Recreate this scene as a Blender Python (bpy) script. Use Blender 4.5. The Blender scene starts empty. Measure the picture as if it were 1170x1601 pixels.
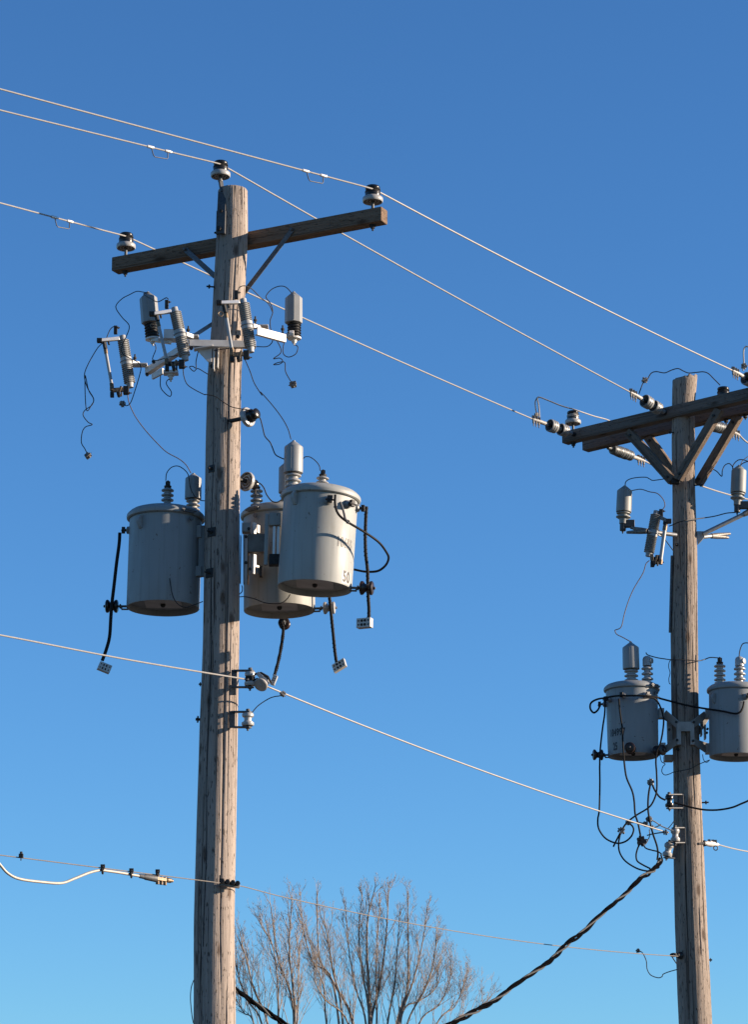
import bpy, math, random
from mathutils import Vector, Matrix, noise
R = math.radians
sc = bpy.context.scene
col = sc.collection

# ------------------------------------------------------------------ camera model
F, PITCH, CAMZ = 4500.0, R(15.3), 1.6
CW, CH = 1170.0, 1601.0
FWD = Vector((0, math.cos(PITCH), math.sin(PITCH)))
UP = Vector((0, -math.sin(PITCH), math.cos(PITCH)))
DL, DR = 22.0, 27.0                       # distances (world Y) of the two poles

def P(px, py, D):
    """world point seen at photo position (px,py), standing at world distance Y = D"""
    u, v = (px - CW / 2) / F, (CH / 2 - py) / F
    d = FWD + UP * v + Vector((1, 0, 0)) * u
    return Vector((0, 0, CAMZ)) + d * (D / d.y)

def proj(p):
    q = p - Vector((0, 0, CAMZ))
    z = q.dot(FWD)
    return (CW / 2 + F * q.x / z, CH / 2 - F * q.dot(UP) / z)

def mpp(p):
    return (p - Vector((0, 0, CAMZ))).dot(FWD) / F
ML = mpp(P(360, 800, DL)); MR = mpp(P(1070, 1000, DR))

def D_for_z(px, py, z):
    lo, hi = 5.0, 120.0
    for _ in range(60):
        m = (lo + hi) / 2
        if P(px, py, m).z < z: lo = m
        else: hi = m
    return (lo + hi) / 2

def Z(ox, oy, s):
    return lambda *pts: [(ox + p[0] / s, oy + p[1] / s) + tuple(p[2:]) for p in pts]

# ------------------------------------------------------------------ materials
def new_mat(name):
    m = bpy.data.materials.new(name); m.use_nodes = True
    nt = m.node_tree
    return m, nt, nt.nodes['Principled BSDF']

def N(nt, t, **kw):
    n = nt.nodes.new(t)
    for k, v in kw.items(): setattr(n, k, v)
    return n

def ramp(nt, stops, interp='LINEAR'):
    r = N(nt, 'ShaderNodeValToRGB'); cr = r.color_ramp; cr.interpolation = interp
    while len(cr.elements) < len(stops): cr.elements.new(0.5)
    for e, (p, c) in zip(cr.elements, stops):
        e.position = p; e.color = (c[0], c[1], c[2], 1) if not isinstance(c, (int, float)) else (c, c, c, 1)
    return r

def mat_simple(name, c, rough=0.5, metal=0.0, var=0.12, scale=30.0, bump=0.0, bscale=200.0, c2=None, coat=0.0, stretch=(1, 1, 1), spec=.5):
    m, nt, b = new_mat(name)
    c = tuple(x * .68 for x in c); c2 = tuple(x * .68 for x in c2) if c2 else None
    tc = N(nt, 'ShaderNodeTexCoord'); mp = N(nt, 'ShaderNodeMapping'); mp.inputs['Scale'].default_value = stretch
    nt.links.new(tc.outputs['Object'], mp.inputs['Vector'])
    nz = N(nt, 'ShaderNodeTexNoise'); nz.inputs['Scale'].default_value = scale; nz.inputs['Detail'].default_value = 6
    nt.links.new(mp.outputs['Vector'], nz.inputs['Vector'])
    lo = c2 if c2 else tuple(x * (1 - var) for x in c)
    hi = tuple(min(1, x * (1 + var)) for x in c) if not c2 else c
    rp = ramp(nt, [(0.35, lo), (0.65, hi)])
    nt.links.new(nz.outputs['Fac'], rp.inputs['Fac']); nt.links.new(rp.outputs['Color'], b.inputs['Base Color'])
    b.inputs['Roughness'].default_value = rough; b.inputs['Metallic'].default_value = metal
    b.inputs['Coat Weight'].default_value = coat; b.inputs['Specular IOR Level'].default_value = spec
    if bump:
        nb = N(nt, 'ShaderNodeTexNoise'); nb.inputs['Scale'].default_value = bscale; nb.inputs['Detail'].default_value = 4
        nt.links.new(mp.outputs['Vector'], nb.inputs['Vector'])
        bp = N(nt, 'ShaderNodeBump'); bp.inputs['Strength'].default_value = bump; bp.inputs['Distance'].default_value = 0.002
        nt.links.new(nb.outputs['Fac'], bp.inputs['Height']); nt.links.new(bp.outputs['Normal'], b.inputs['Normal'])
    return m

def mat_tank(name, c, stain, rough):
    """painted steel with run-off streaks, chalking and a few rust specks"""
    m, nt, b = new_mat(name); L = nt.links.new
    c = tuple(x * .68 for x in c); stain = tuple(x * .68 for x in stain)
    tc = N(nt, 'ShaderNodeTexCoord')
    def nz(st, det, off):
        mp = N(nt, 'ShaderNodeMapping'); mp.inputs['Scale'].default_value = st; mp.inputs['Location'].default_value = (off, off * 2, off)
        L(tc.outputs['Object'], mp.inputs['Vector']); n = N(nt, 'ShaderNodeTexNoise'); n.inputs['Scale'].default_value = 1; n.inputs['Detail'].default_value = det
        L(mp.outputs['Vector'], n.inputs['Vector']); return n
    base = ramp(nt, [(.3, tuple(x * .9 for x in c)), (.7, tuple(x * 1.07 for x in c))]); L(nz((4, 4, 2.2), 5, 1).outputs['Fac'], base.inputs['Fac'])
    st = ramp(nt, [(.52, 0.0), (.74, .55)]); L(nz((34, 34, 1.1), 5, 4).outputs['Fac'], st.inputs['Fac'])
    sp = ramp(nt, [(.70, 0.0), (.74, .8)]); L(nz((38, 38, 30), 2, 9).outputs['Fac'], sp.inputs['Fac'])
    m1 = N(nt, 'ShaderNodeMixRGB'); m1.inputs['Color2'].default_value = (*stain, 1); L(st.outputs['Color'], m1.inputs['Fac']); L(base.outputs['Color'], m1.inputs['Color1'])
    m2 = N(nt, 'ShaderNodeMixRGB'); m2.inputs['Color2'].default_value = (.09, .055, .035, 1); L(sp.outputs['Color'], m2.inputs['Fac']); L(m1.outputs['Color'], m2.inputs['Color1'])
    L(m2.outputs['Color'], b.inputs['Base Color'])
    rr = ramp(nt, [(.3, rough - .08), (.7, rough + .12)]); L(nz((9, 9, 3), 4, 7).outputs['Fac'], rr.inputs['Fac']); L(rr.outputs['Color'], b.inputs['Roughness'])
    bp = N(nt, 'ShaderNodeBump'); bp.inputs['Strength'].default_value = .25; bp.inputs['Distance'].default_value = .004
    L(nz((5, 5, 3.2), 3, 2).outputs['Fac'], bp.inputs['Height']); L(bp.outputs['Normal'], b.inputs['Normal'])
    b.inputs['Specular IOR Level'].default_value = .4
    return m

def mat_pole(name, light, dark, seed, pits=.74):
    m, nt, b = new_mat(name)
    light = tuple(x * .68 for x in light); dark = tuple(x * .62 for x in dark)
    L = nt.links.new
    tc = N(nt, 'ShaderNodeTexCoord')
    def nz(scale, stretch, detail=8, off=0.0, rough=0.6):
        mp = N(nt, 'ShaderNodeMapping'); mp.inputs['Scale'].default_value = stretch
        mp.inputs['Location'].default_value = (seed + off, seed * 2 + off, off)
        L(tc.outputs['Object'], mp.inputs['Vector'])
        n = N(nt, 'ShaderNodeTexNoise'); n.inputs['Scale'].default_value = scale
        n.inputs['Detail'].default_value = detail; n.inputs['Roughness'].default_value = rough
        L(mp.outputs['Vector'], n.inputs['Vector']); return n
    fine = nz(1.0, (120, 120, 2.2))                   # fine fibre grain
    broad = nz(1.0, (9, 9, 0.5), 5, 3.1)              # broad weathering bands
    crack = nz(1.0, (38, 38, 0.55), 3, 7.7, 0.5)      # long drying checks
    speck = nz(1.0, (85, 85, 17), 2, 11.3, 0.5)       # short dark pits
    knot = N(nt, 'ShaderNodeTexVoronoi'); knot.inputs['Scale'].default_value = 1.0
    kmp = N(nt, 'ShaderNodeMapping'); kmp.inputs['Scale'].default_value = (7, 7, 2.6); kmp.inputs['Location'].default_value = (seed * 1.7, seed, seed * .6)
    L(tc.outputs['Object'], kmp.inputs['Vector']); L(kmp.outputs['Vector'], knot.inputs['Vector'])
    mid = tuple((a + c) / 2 for a, c in zip(light, dark))
    base = ramp(nt, [(0.28, dark), (0.46, mid), (0.64, light)])
    mix = N(nt, 'ShaderNodeMath', operation='MULTIPLY_ADD'); mix.inputs[1].default_value = 0.55; 
    mul = N(nt, 'ShaderNodeMath', operation='MULTIPLY'); mul.inputs[1].default_value = 0.5
    L(broad.outputs['Fac'], mul.inputs[0]); L(fine.outputs['Fac'], mix.inputs[0]); L(mul.outputs[0], mix.inputs[2])
    L(mix.outputs[0], base.inputs['Fac'])
    cr = ramp(nt, [(0.34, 1.0), (0.395, 0.0)])
    L(crack.outputs['Fac'], cr.inputs['Fac'])
    sp = ramp(nt, [(0.325, 1.0), (0.375, 0.0)])
    L(speck.outputs['Fac'], sp.inputs['Fac'])
    kn = ramp(nt, [(0.09, 1.0), (0.20, 0.0)])
    L(knot.outputs['Distance'], kn.inputs['Fac'])
    mx = N(nt, 'ShaderNodeMath', operation='MAXIMUM'); L(cr.outputs['Color'], mx.inputs[0]); L(sp.outputs['Color'], mx.inputs[1])
    mc = N(nt, 'ShaderNodeMixRGB'); mc.inputs['Color2'].default_value = (*[x * 0.28 for x in dark], 1)
    fac = N(nt, 'ShaderNodeMath', operation='MULTIPLY'); fac.inputs[1].default_value = pits
    L(mx.outputs[0], fac.inputs[0]); L(fac.outputs[0], mc.inputs['Fac']); L(base.outputs['Color'], mc.inputs['Color1'])
    mk = N(nt, 'ShaderNodeMixRGB'); mk.inputs['Color2'].default_value = (dark[0] * .55, dark[1] * .42, dark[2] * .33, 1)
    kf = N(nt, 'ShaderNodeMath', operation='MULTIPLY'); kf.inputs[1].default_value = 0.8
    L(kn.outputs['Color'], kf.inputs[0]); L(kf.outputs[0], mk.inputs['Fac']); L(mc.outputs['Color'], mk.inputs['Color1'])
    L(mk.outputs['Color'], b.inputs['Base Color'])
    b.inputs['Roughness'].default_value = 0.88; b.inputs['Specular IOR Level'].default_value = 0.2
    hs = N(nt, 'ShaderNodeMath', operation='SUBTRACT'); L(fine.outputs['Fac'], hs.inputs[0]); L(mx.outputs[0], hs.inputs[1])
    bp = N(nt, 'ShaderNodeBump'); bp.inputs['Strength'].default_value = 0.9; bp.inputs['Distance'].default_value = 0.010
    L(hs.outputs[0], bp.inputs['Height']); L(bp.outputs['Normal'], b.inputs['Normal'])
    return m

def mat_arm(name, light, dark, axis, seed):
    """sawn timber with grain along 'axis' (object coordinates turned so that z runs along it)"""
    m = mat_pole(name, light, dark, seed, .30)
    q = axis.normalized().rotation_difference(Vector((0, 0, 1))).to_euler()
    nt = m.node_tree
    tc = [n for n in nt.nodes if n.type == 'TEX_COORD'][0]
    rot = N(nt, 'ShaderNodeMapping'); rot.inputs['Rotation'].default_value = q
    for l in [l for l in nt.links if l.from_node == tc]:
        s = l.to_socket; nt.links.remove(l); nt.links.new(rot.outputs['Vector'], s)
    nt.links.new(tc.outputs['Object'], rot.inputs['Vector'])
    return m

M = {}
M['pole_a'] = mat_pole('weathered_pole_wood', (.47, .392, .335), (.205, .168, .142), 0.0)
M['pole_b'] = mat_pole('old_pole_wood', (.42, .345, .285), (.175, .142, .117), 4.0)
M['galv'] = mat_simple('galvanised_steel', (.33, .34, .35), .5, .55, .18, 40)
M['galv_dark'] = mat_simple('dull_dark_steel', (.13, .135, .14), .6, .35, .25, 60)
M['iron_grey'] = mat_simple('dark_weathered_steel', (.07, .074, .08), .6, .2, .25, 60)
M['iron'] = mat_simple('black_iron', (.028, .027, .027), .6, .1, .4, 80, spec=.3)
M['alu'] = mat_simple('bare_aluminium_strand', (.37, .355, .335), .6, .1, .12, 90)
M['strand'] = mat_simple('weathered_steel_strand', (.22, .195, .17), .7, .1, .2, 90)
M['white_metal'] = mat_simple('pale_bracket_paint', (.86, .83, .78), .45, .0, .12, 12, c2=(.70, .67, .63))
M['bright'] = mat_simple('bright_aluminium', (.80, .79, .77), .32, .35, .06, 25)
M['por_white'] = mat_simple('white_porcelain', (.41, .405, .39), .35, 0, .10, 14, coat=.12)
M['por_grey'] = mat_simple('grey_porcelain', (.30, .31, .31), .4, 0, .08, 10)
M['por_dark'] = mat_simple('slate_grey_porcelain', (.10, .112, .117), .45, 0, .1, 10)
M['polymer'] = mat_simple('grey_polymer', (.39, .40, .405), .5, 0, .07, 9)
M['guard'] = mat_simple('grey_plastic_guard', (.29, .30, .30), .5, 0, .07, 6)
M['guard_old'] = mat_simple('faded_plastic_guard', (.27, .28, .265), .55, 0, .1, 6)
M['black_glaze'] = mat_simple('black_glaze', (.010, .010, .011), .28, 0, .3, 10, spec=.35)
M['black_rubber'] = mat_simple('black_rubber', (.022, .022, .024), .5, 0, .3, 40)
M['brown_glaze'] = mat_simple('brown_glazed_porcelain', (.028, .014, .011), .35, 0, .3, 14, spec=.35)
M['cable'] = mat_simple('black_cable_jacket', (.011, .011, .012), .6, 0, .3, 60, spec=.12)
M['wire'] = mat_simple('dark_covered_wire', (.035, .034, .034), .55, 0, .3, 60, spec=.25)
M['wire_tan'] = mat_simple('dull_copper_wire', (.16, .12, .10), .55, .3, .3, 60)
M['bronze'] = mat_simple('tarnished_bronze', (.30, .20, .11), .5, .5, .3, 60, c2=(.10, .075, .05))
M['clampmet'] = mat_simple('weathered_clamp_metal', (.30, .28, .25), .55, .4, .4, 90, c2=(.09, .085, .08))
M['fuse'] = mat_simple('fuse_tube_grey', (.35, .37, .39), .4, 0, .08, 12)
M['tank'] = mat_tank('grey_tank_paint', (.375, .39, .375), (.25, .255, .24), .52)
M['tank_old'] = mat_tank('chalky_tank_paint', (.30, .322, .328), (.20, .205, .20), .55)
M['tank_warm'] = mat_tank('yellowed_tank_paint', (.385, .38, .345), (.25, .24, .205), .55)
M['bracket_paint'] = mat_simple('bracket_paint', (.46, .44, .41), .5, .0, .15, 14, c2=(.34, .32, .29))
M['strand_dull'] = mat_simple('dull_bare_strand', (.09, .088, .085), .7, .1, .3, 60, spec=.2)
M['drop_jacket'] = mat_simple('black_drop_jacket', (.006, .006, .007), .85, 0, .3, 60, spec=.0)
M['rusty_grey'] = mat_simple('rust_stained_steel', (.22, .19, .165), .6, .2, .2, 14, c2=(.14, .115, .095))
M['rust'] = mat_simple('rusty_steel', (.40, .235, .11), .8, 0, .3, 50, c2=(.20, .11, .055))
M['pan'] = mat_simple('pale_base_pan', (.52, .49, .47), .6, 0, .1, 9)
M['stencil'] = mat_simple('black_stencil_paint', (.02, .02, .02), .6, 0, .3, 60)
M['faded'] = mat_simple('faded_stencil_paint', (.19, .185, .175), .65, 0, .3, 120, c2=(.33, .325, .30))
M['sticker'] = mat_simple('pale_sticker', (.56, .54, .50), .5, 0, .04, 20)
M['block'] = mat_simple('bare_connector_block', (.56, .54, .51), .45, .25, .1, 60)
M['hole'] = mat_simple('dark_bore', (.012, .012, .012), .8, 0, .1, 10)
M['cable_tan'] = mat_simple('pale_jacketed_cable', (.50, .44, .37), .5, .1, .1, 40)
M['bark'] = mat_simple('grey_brown_bark', (.36, .28, .22), .9, 0, .3, 6, c2=(.17, .13, .105))
M['twig'] = mat_simple('reddish_twigs', (.39, .315, .255), .9, 0, .2, 3, c2=(.24, .19, .155))
M['ground'] = mat_simple('dry_winter_turf', (.11, .10, .06), .95, 0, .2, .6, c2=(.07, .068, .042))
M['road_grit'] = mat_simple('worn_asphalt', (.075, .075, .075), .95, 0, .2, 1.4)

# ------------------------------------------------------------------ mesh builder
def frame_of(d):
    d = d.normalized()
    a = Vector((0, 0, 1)) if abs(d.z) < .9 else Vector((0, 1, 0))
    x = a.cross(d).normalized()
    return x, d.cross(x).normalized()

def smooth(pts, k=8):
    """Catmull-Rom through 3D points"""
    if len(pts) < 3: return list(pts)
    p = [pts[0] * 2 - pts[1]] + list(pts) + [pts[-1] * 2 - pts[-2]]
    out = []
    for i in range(1, len(p) - 2):
        a, b, c, d = p[i - 1], p[i], p[i + 1], p[i + 2]
        for j in range(k):
            t = j / k
            out.append(0.5 * ((2 * b) + (c - a) * t + (2 * a - 5 * b + 4 * c - d) * t * t + (3 * b - a - 3 * c + d) * t ** 3))
    out.append(pts[-1]); return out

class MB:
    def __init__(s): s.v = []; s.f = []
    def tube(s, pts, r, n=8, cap=True):
        rs = r if isinstance(r, (list, tuple)) else [r] * len(pts)
        i0 = len(s.v); x = None
        for i, p in enumerate(pts):
            a = pts[max(i - 1, 0)]; b = pts[min(i + 1, len(pts) - 1)]
            d = b - a
            if d.length < 1e-9: d = Vector((0, 0, 1))
            d.normalize()
            if x is None: x, y = frame_of(d)
            else:
                x = (x - d * x.dot(d))
                if x.length < 1e-6: x, y = frame_of(d)
                x.normalize(); y = d.cross(x)
            for k in range(n):
                t = 2 * math.pi * k / n
                s.v.append(p + (x * math.cos(t) + y * math.sin(t)) * rs[i])
        for i in range(len(pts) - 1):
            for k in range(n):
                a = i0 + i * n + k; b = i0 + i * n + (k + 1) % n
                s.f.append((a, b, b + n, a + n))
        if cap:
            s.f.append(tuple(i0 + k for k in range(n))[::-1])
            e = i0 + (len(pts) - 1) * n
            s.f.append(tuple(e + k for k in range(n)))
        return s
    def lathe(s, A, axis, prof, n=28):
        """prof: (height along axis, radius) pairs in metres"""
        d = axis.normalized(); x, y = frame_of(d); i0 = len(s.v)
        for h, r in prof:
            for k in range(n):
                t = 2 * math.pi * k / n
                s.v.append(A + d * h + (x * math.cos(t) + y * math.sin(t)) * max(r, 1e-5))
        for i in range(len(prof) - 1):
            for k in range(n):
                a = i0 + i * n + k; b = i0 + i * n + (k + 1) % n
                s.f.append((a, b, b + n, a + n))
        s.f.append(tuple(i0 + k for k in range(n))[::-1])
        e = i0 + (len(prof) - 1) * n
        s.f.append(tuple(e + k for k in range(n)))
        return s
    def box(s, c, ax, ay, az):
        """ax, ay, az: half-extent vectors"""
        i0 = len(s.v)
        for sx, sy, sz in ((-1,-1,-1),(1,-1,-1),(1,1,-1),(-1,1,-1),(-1,-1,1),(1,-1,1),(1,1,1),(-1,1,1)):
            s.v.append(c + ax * sx + ay * sy + az * sz)
        for f in ((3,2,1,0),(4,5,6,7),(0,1,5,4),(1,2,6,5),(2,3,7,6),(3,0,4,7)):
            s.f.append(tuple(i0 + k for k in f))
        return s
    def bar(s, A, B, w, h, up=Vector((0, 0, 1))):
        """w across (horizontal), h along 'up'"""
        d = (B - A); L = d.length; d = d.normalized()
        x = d.cross(up)
        if x.length < 1e-4: x = d.cross(Vector((0, 1, 0)))
        x.normalize(); y = x.cross(d).normalized()
        return s.box((A + B) / 2, d * L / 2, x * w / 2, y * h / 2)
    def prism(s, poly, ext):
        """poly: list of points of a planar polygon; ext: extrusion vector"""
        i0 = len(s.v); n = len(poly)
        s.v += [p - ext / 2 for p in poly] + [p + ext / 2 for p in poly]
        s.f.append(tuple(i0 + k for k in range(n))[::-1]); s.f.append(tuple(i0 + n + k for k in range(n)))
        for k in range(n):
            b = (k + 1) % n
            s.f.append((i0 + k, i0 + b, i0 + n + b, i0 + n + k))
        return s
    def ring(s, c, axis, rad, r, n=20, m=6):
        x, y = frame_of(axis)
        pts = [c + (x * math.cos(2 * math.pi * k / n) + y * math.sin(2 * math.pi * k / n)) * rad for k in range(n + 1)]
        return s.tube(pts, r, m, False)
    def build_each(s, name, mat, parent, bevel=0.0):
        par = list(range(len(s.v)))
        def find(a):
            while par[a] != a: par[a] = par[par[a]]; a = par[a]
            return a
        for f in s.f:
            for k in f[1:]: par[find(k)] = find(f[0])
        groups = {}
        for f in s.f: groups.setdefault(find(f[0]), []).append(f)
        out = []
        for fs in groups.values():
            mb = MB(); idx = {}
            for f in fs:
                g_ = []
                for k in f:
                    if k not in idx: idx[k] = len(mb.v); mb.v.append(s.v[k])
                    g_.append(idx[k])
                mb.f.append(tuple(g_))
            out.append(mb.build(name, mat, parent, bevel))
        return out
    def build(s, name, mat, parent=None, bevel=0.0, label=None, sharp=38, origin=None):
        root = parent
        while root is not None and root.parent is not None: root = root.parent
        o0 = root.location.copy() if root is not None else (origin if origin is not None else s.v[0].copy())
        me = bpy.data.meshes.new(name)
        me.from_pydata([v - o0 for v in s.v], [], s.f)
        import bmesh
        bm = bmesh.new(); bm.from_mesh(me); bmesh.ops.recalc_face_normals(bm, faces=bm.faces); bm.to_mesh(me); bm.free()
        me.polygons.foreach_set('use_smooth', [True] * len(me.polygons))
        me.set_sharp_from_angle(angle=R(sharp))
        me.materials.append(mat)
        o = bpy.data.objects.new(name, me); col.objects.link(o)
        if parent is not None: o.parent = parent
        else: o.location = o0
        if bevel:
            b = o.modifiers.new('bevel', 'BEVEL'); b.width = bevel; b.segments = 2; b.limit_method = 'ANGLE'; b.angle_limit = R(45)
        if label: o['label'] = label
        return o

def tag(o, label, cat, group=None, kind=None):
    o['label'] = label; o['category'] = cat
    if group: o['group'] = group
    if kind: o['kind'] = kind
    return o

def thing(name, loc, label, cat, group=None):
    o = bpy.data.objects.new(name, None); col.objects.link(o); o.location = loc
    o.empty_display_size = .1
    return tag(o, label, cat, group)

X, Y, Zv = Vector((1, 0, 0)), Vector((0, 1, 0)), Vector((0, 0, 1))

# ------------------------------------------------------------------ shared small shapes
def sheds(h0, h1, n, r_in, r_out, lip=.25):
    """profile of n weather sheds between h0 and h1"""
    out = []; p = (h1 - h0) / n
    for i in range(n):
        a = h0 + p * i
        out += [(a, r_in), (a + p * .30, r_in), (a + p * .34, r_out * .97), (a + p * .46, r_out), (a + p * .58, r_out * .97), (a + p * .85, r_in * 1.05)]
    return out

def clamp_mesh(mb, c, s, seed=0, d=None):
    """bolted wire clamp about s metres across"""
    rnd = random.Random(seed)
    a = Matrix.Rotation(rnd.uniform(0, 6.28), 3, 'Y') @ Matrix.Rotation(rnd.uniform(-.6, .6), 3, 'X')
    if d is not None:
        x, y = frame_of(d); a = Matrix((x, d.normalized(), y)).transposed()
    ax, ay, az = a @ X, a @ Y, a @ Zv
    mb.box(c + az * s * .1, ax * s * .42, ay * s * .30, az * s * .16)
    mb.box(c - az * s * .26, ax * s * .34, ay * s * .26, az * s * .13)
    mb.lathe(c - az * s * .55, az, [(0, s * .1), (s * 1.05, s * .1)], 8)
    mb.lathe(c + az * s * .28, az, [(0, s * .18), (s * .18, s * .18)], 6)
    mb.lathe(c - ax * s * .6, ax, [(0, s * .07), (s * .5, s * .07)], 8)
    return mb

def wire_mesh(pts, r, n=8, k=8):
    return MB().tube(smooth(pts, k), r, n)

def px3(pts, D):
    """(x,y[,dD]) photo positions to points; dD is added to D"""
    return [P(p[0], p[1], D + (p[2] if len(p) > 2 else 0)) for p in pts]

def wire(pts, D, rpx, mat, name, label, cat='wire', group=None, clamp=None, clampmat='clampmet', cs=.05, lash=False):
    """a free wire or cable; clamp: list of point indexes that carry a bolted clamp"""
    q = px3(pts, D)
    r = rpx * mpp(q[0])
    mb = wire_mesh(q, r)
    if lash:
        sm = smooth(q, 10); hp = []
        acc = 0
        for i in range(len(sm) - 1):
            d = sm[i + 1] - sm[i]; x, y = frame_of(d)
            for j in range(6):
                t = acc + j / 6 * d.length
                hp.append(sm[i].lerp(sm[i + 1], j / 6) + (x * math.cos(t * 95) + y * math.sin(t * 95)) * r * 1.02)
            acc += d.length
        mb.tube(hp, r * .28, 5)
    if clamp is None:
        return tag(mb.build(name, mat), label, cat, group)
    t = thing(name, q[0], label, cat, group)
    mb.build('strand', mat, t)
    for i in clamp:
        clamp_mesh(MB(), q[i], cs, i + len(pts)).build('clamp', M[clampmat], t, .002)
    return t

# ------------------------------------------------------------------ setting
g = MB()
g.v = [Vector((-1500, -400, 0)), Vector((1500, -400, 0)), Vector((1500, 2500, 0)), Vector((-1500, 2500, 0))]; g.f = [(0, 1, 2, 3)]
o = g.build('ground', M['ground'], origin=Vector((0, 0, 0))); o['kind'] = 'structure'
g = MB()
g.v = [Vector((-60, 14, .004)), Vector((60, 14, .004)), Vector((60, 40, .004)), Vector((-60, 40, .004))]; g.f = [(0, 1, 2, 3)]
o = g.build('road', M['road_grit'], origin=Vector((0, 0, 0))); o['kind'] = 'structure'

# ------------------------------------------------------------------ poles
def shaft_mesh(rows, D, seed, jag=0.0, n=128):
    """rows: (y, xleft, xright) measured down the pole; resampled, carried on into the ground"""
    rows = list(rows)
    cs = [(P((a + b) / 2, y, D), (b - a) / 2) for y, a, b in rows]
    cs = [(c, w * mpp(c)) for c, w in cs]
    (c1, r1), (c0, r0) = cs[-1], cs[-4]
    d = (c1 - c0); k = (c1.z + .3) / -(d.z)
    cs.append((c1 + Vector((0, 0, -c1.z - .3)), r1 + .012))
    mb = MB(); m = 200
    zs = [c.z for c, _ in cs]
    top = zs[0]
    for i in range(m + 1):
        z = top + (zs[-1] - top) * (i / m) ** 1.25
        j = 0
        while j < len(cs) - 2 and zs[j + 1] > z: j += 1
        t = (zs[j] - z) / (zs[j] - zs[j + 1])
        t = t * t * (3 - 2 * t) * .5 + t * .5
        c = cs[j][0].lerp(cs[j + 1][0], t); r = cs[j][1] + (cs[j + 1][1] - cs[j][1]) * t
        for kk in range(n):
            a = 2 * math.pi * kk / n
            ca, sa = math.cos(a), math.sin(a)
            q = noise.noise(Vector((ca * 5 + seed, sa * 5, z * .22)))
            q2 = noise.noise(Vector((ca * 14 + seed * 3, sa * 14, z * .5)))
            q3 = noise.noise(Vector((ca * 1.2, sa * 1.2 + seed, z * .9)))
            groove = max(0, .09 - abs(noise.noise(Vector((ca * 3.2 + 9 * seed, sa * 3.2, z * .12))))) / .09
            rr = r * (1 + .012 * q2 + .018 * q3) - .017 * groove ** 2 * max(0.0, min(1.0, q * 4 + .6))
            p = Vector((c.x + ca * rr, c.y + sa * rr, z))
            if i == 0:
                p.z += -jag * (.5 - .5 * ca) * .9 + jag * .45 * noise.noise(Vector((ca * 4, sa * 4, 3.3 + seed)))
                p.x = c.x + ca * rr * .93; p.y = c.y + sa * rr * .93
            if i == 1: 
                p.z = zs[0] - .012 - jag * (.5 - .5 * ca) * .9 + jag * .45 * noise.noise(Vector((ca * 4, sa * 4, 3.3 + seed)))
            if 1 < i < 8 and jag:
                lim = zs[0] - .02 - .01 * i - jag * (.5 - .5 * ca) * .9
                p.z = min(p.z, lim)
            mb.v.append(p)
    for i in range(m):
        for kk in range(n):
            a = i * n + kk; b = i * n + (kk + 1) % n
            mb.f.append((a, b, b + n, a + n))
    mb.f.append(tuple(range(n))[::-1])
    def at(y):
        """pole centre and radius at photo height y"""
        for (ya, xa, xb), (yb, xc, xd) in zip(rows, rows[1:]):
            if y <= yb: break
        t = (y - ya) / (yb - ya)
        c = P((xa + xb) / 2 * (1 - t) + (xc + xd) / 2 * t, y, D)
        return c, ((xb - xa) * (1 - t) + (xd - xc) * t) / 2 * mpp(c)
    return mb, at, Vector((cs[-1][0].x, cs[-1][0].y, 0))

ROWS_A = [(297, 341, 387), (365, 338.5, 387.5), (480, 332.5, 382.5), (600, 324, 377), (700, 321.5, 376), (800, 320, 374.5), (1000, 317.3, 374),
          (1160, 311.5, 371.5), (1300, 307, 369), (1440, 303, 366.5), (1601, 302.5, 368.5)]
ROWS_B = [(588, 1052, 1091), (640, 1051.5, 1087), (700, 1051, 1087.5), (760, 1052, 1087.5), (860, 1053, 1091), (1000, 1049.5, 1092), (1100, 1050.5, 1093),
          (1200, 1053.7, 1095.7), (1365, 1054.5, 1103), (1445, 1056, 1106.5), (1550, 1060, 1112), (1601, 1062.5, 1114.5)]
mbA, poleA, baseA = shaft_mesh(ROWS_A, DL, 1.3)
mbB, poleB, baseB = shaft_mesh(ROWS_B, DR, 5.1, jag=.055)
utilA = thing('utility_pole', baseA, 'weathered wooden pole with one single crossarm, carrying three large transformers', 'utility pole', 'wooden utility poles')
utilB = thing('utility_pole', baseB, 'weathered wooden pole with doubled crossarms and wooden V braces, split jagged top', 'utility pole', 'wooden utility poles')
mbA.build('shaft', M['pole_a'], utilA, sharp=60)
mbB.build('shaft', M['pole_b'], utilB, sharp=60)

def on_pole(at, x, y, D, lift=0.0):
    """point on the camera side of the pole's surface at photo position (x,y)"""
    c, r = at(y); p = P(x, y, D)
    dx = max(-.98, min(.98, (p.x - c.x) / r))
    yy = -math.sqrt(1 - dx * dx) * r
    q = P(x, y, D + yy - lift)
    nrm = Vector((dx, -math.sqrt(1 - dx * dx), 0))
    return q, nrm

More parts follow.
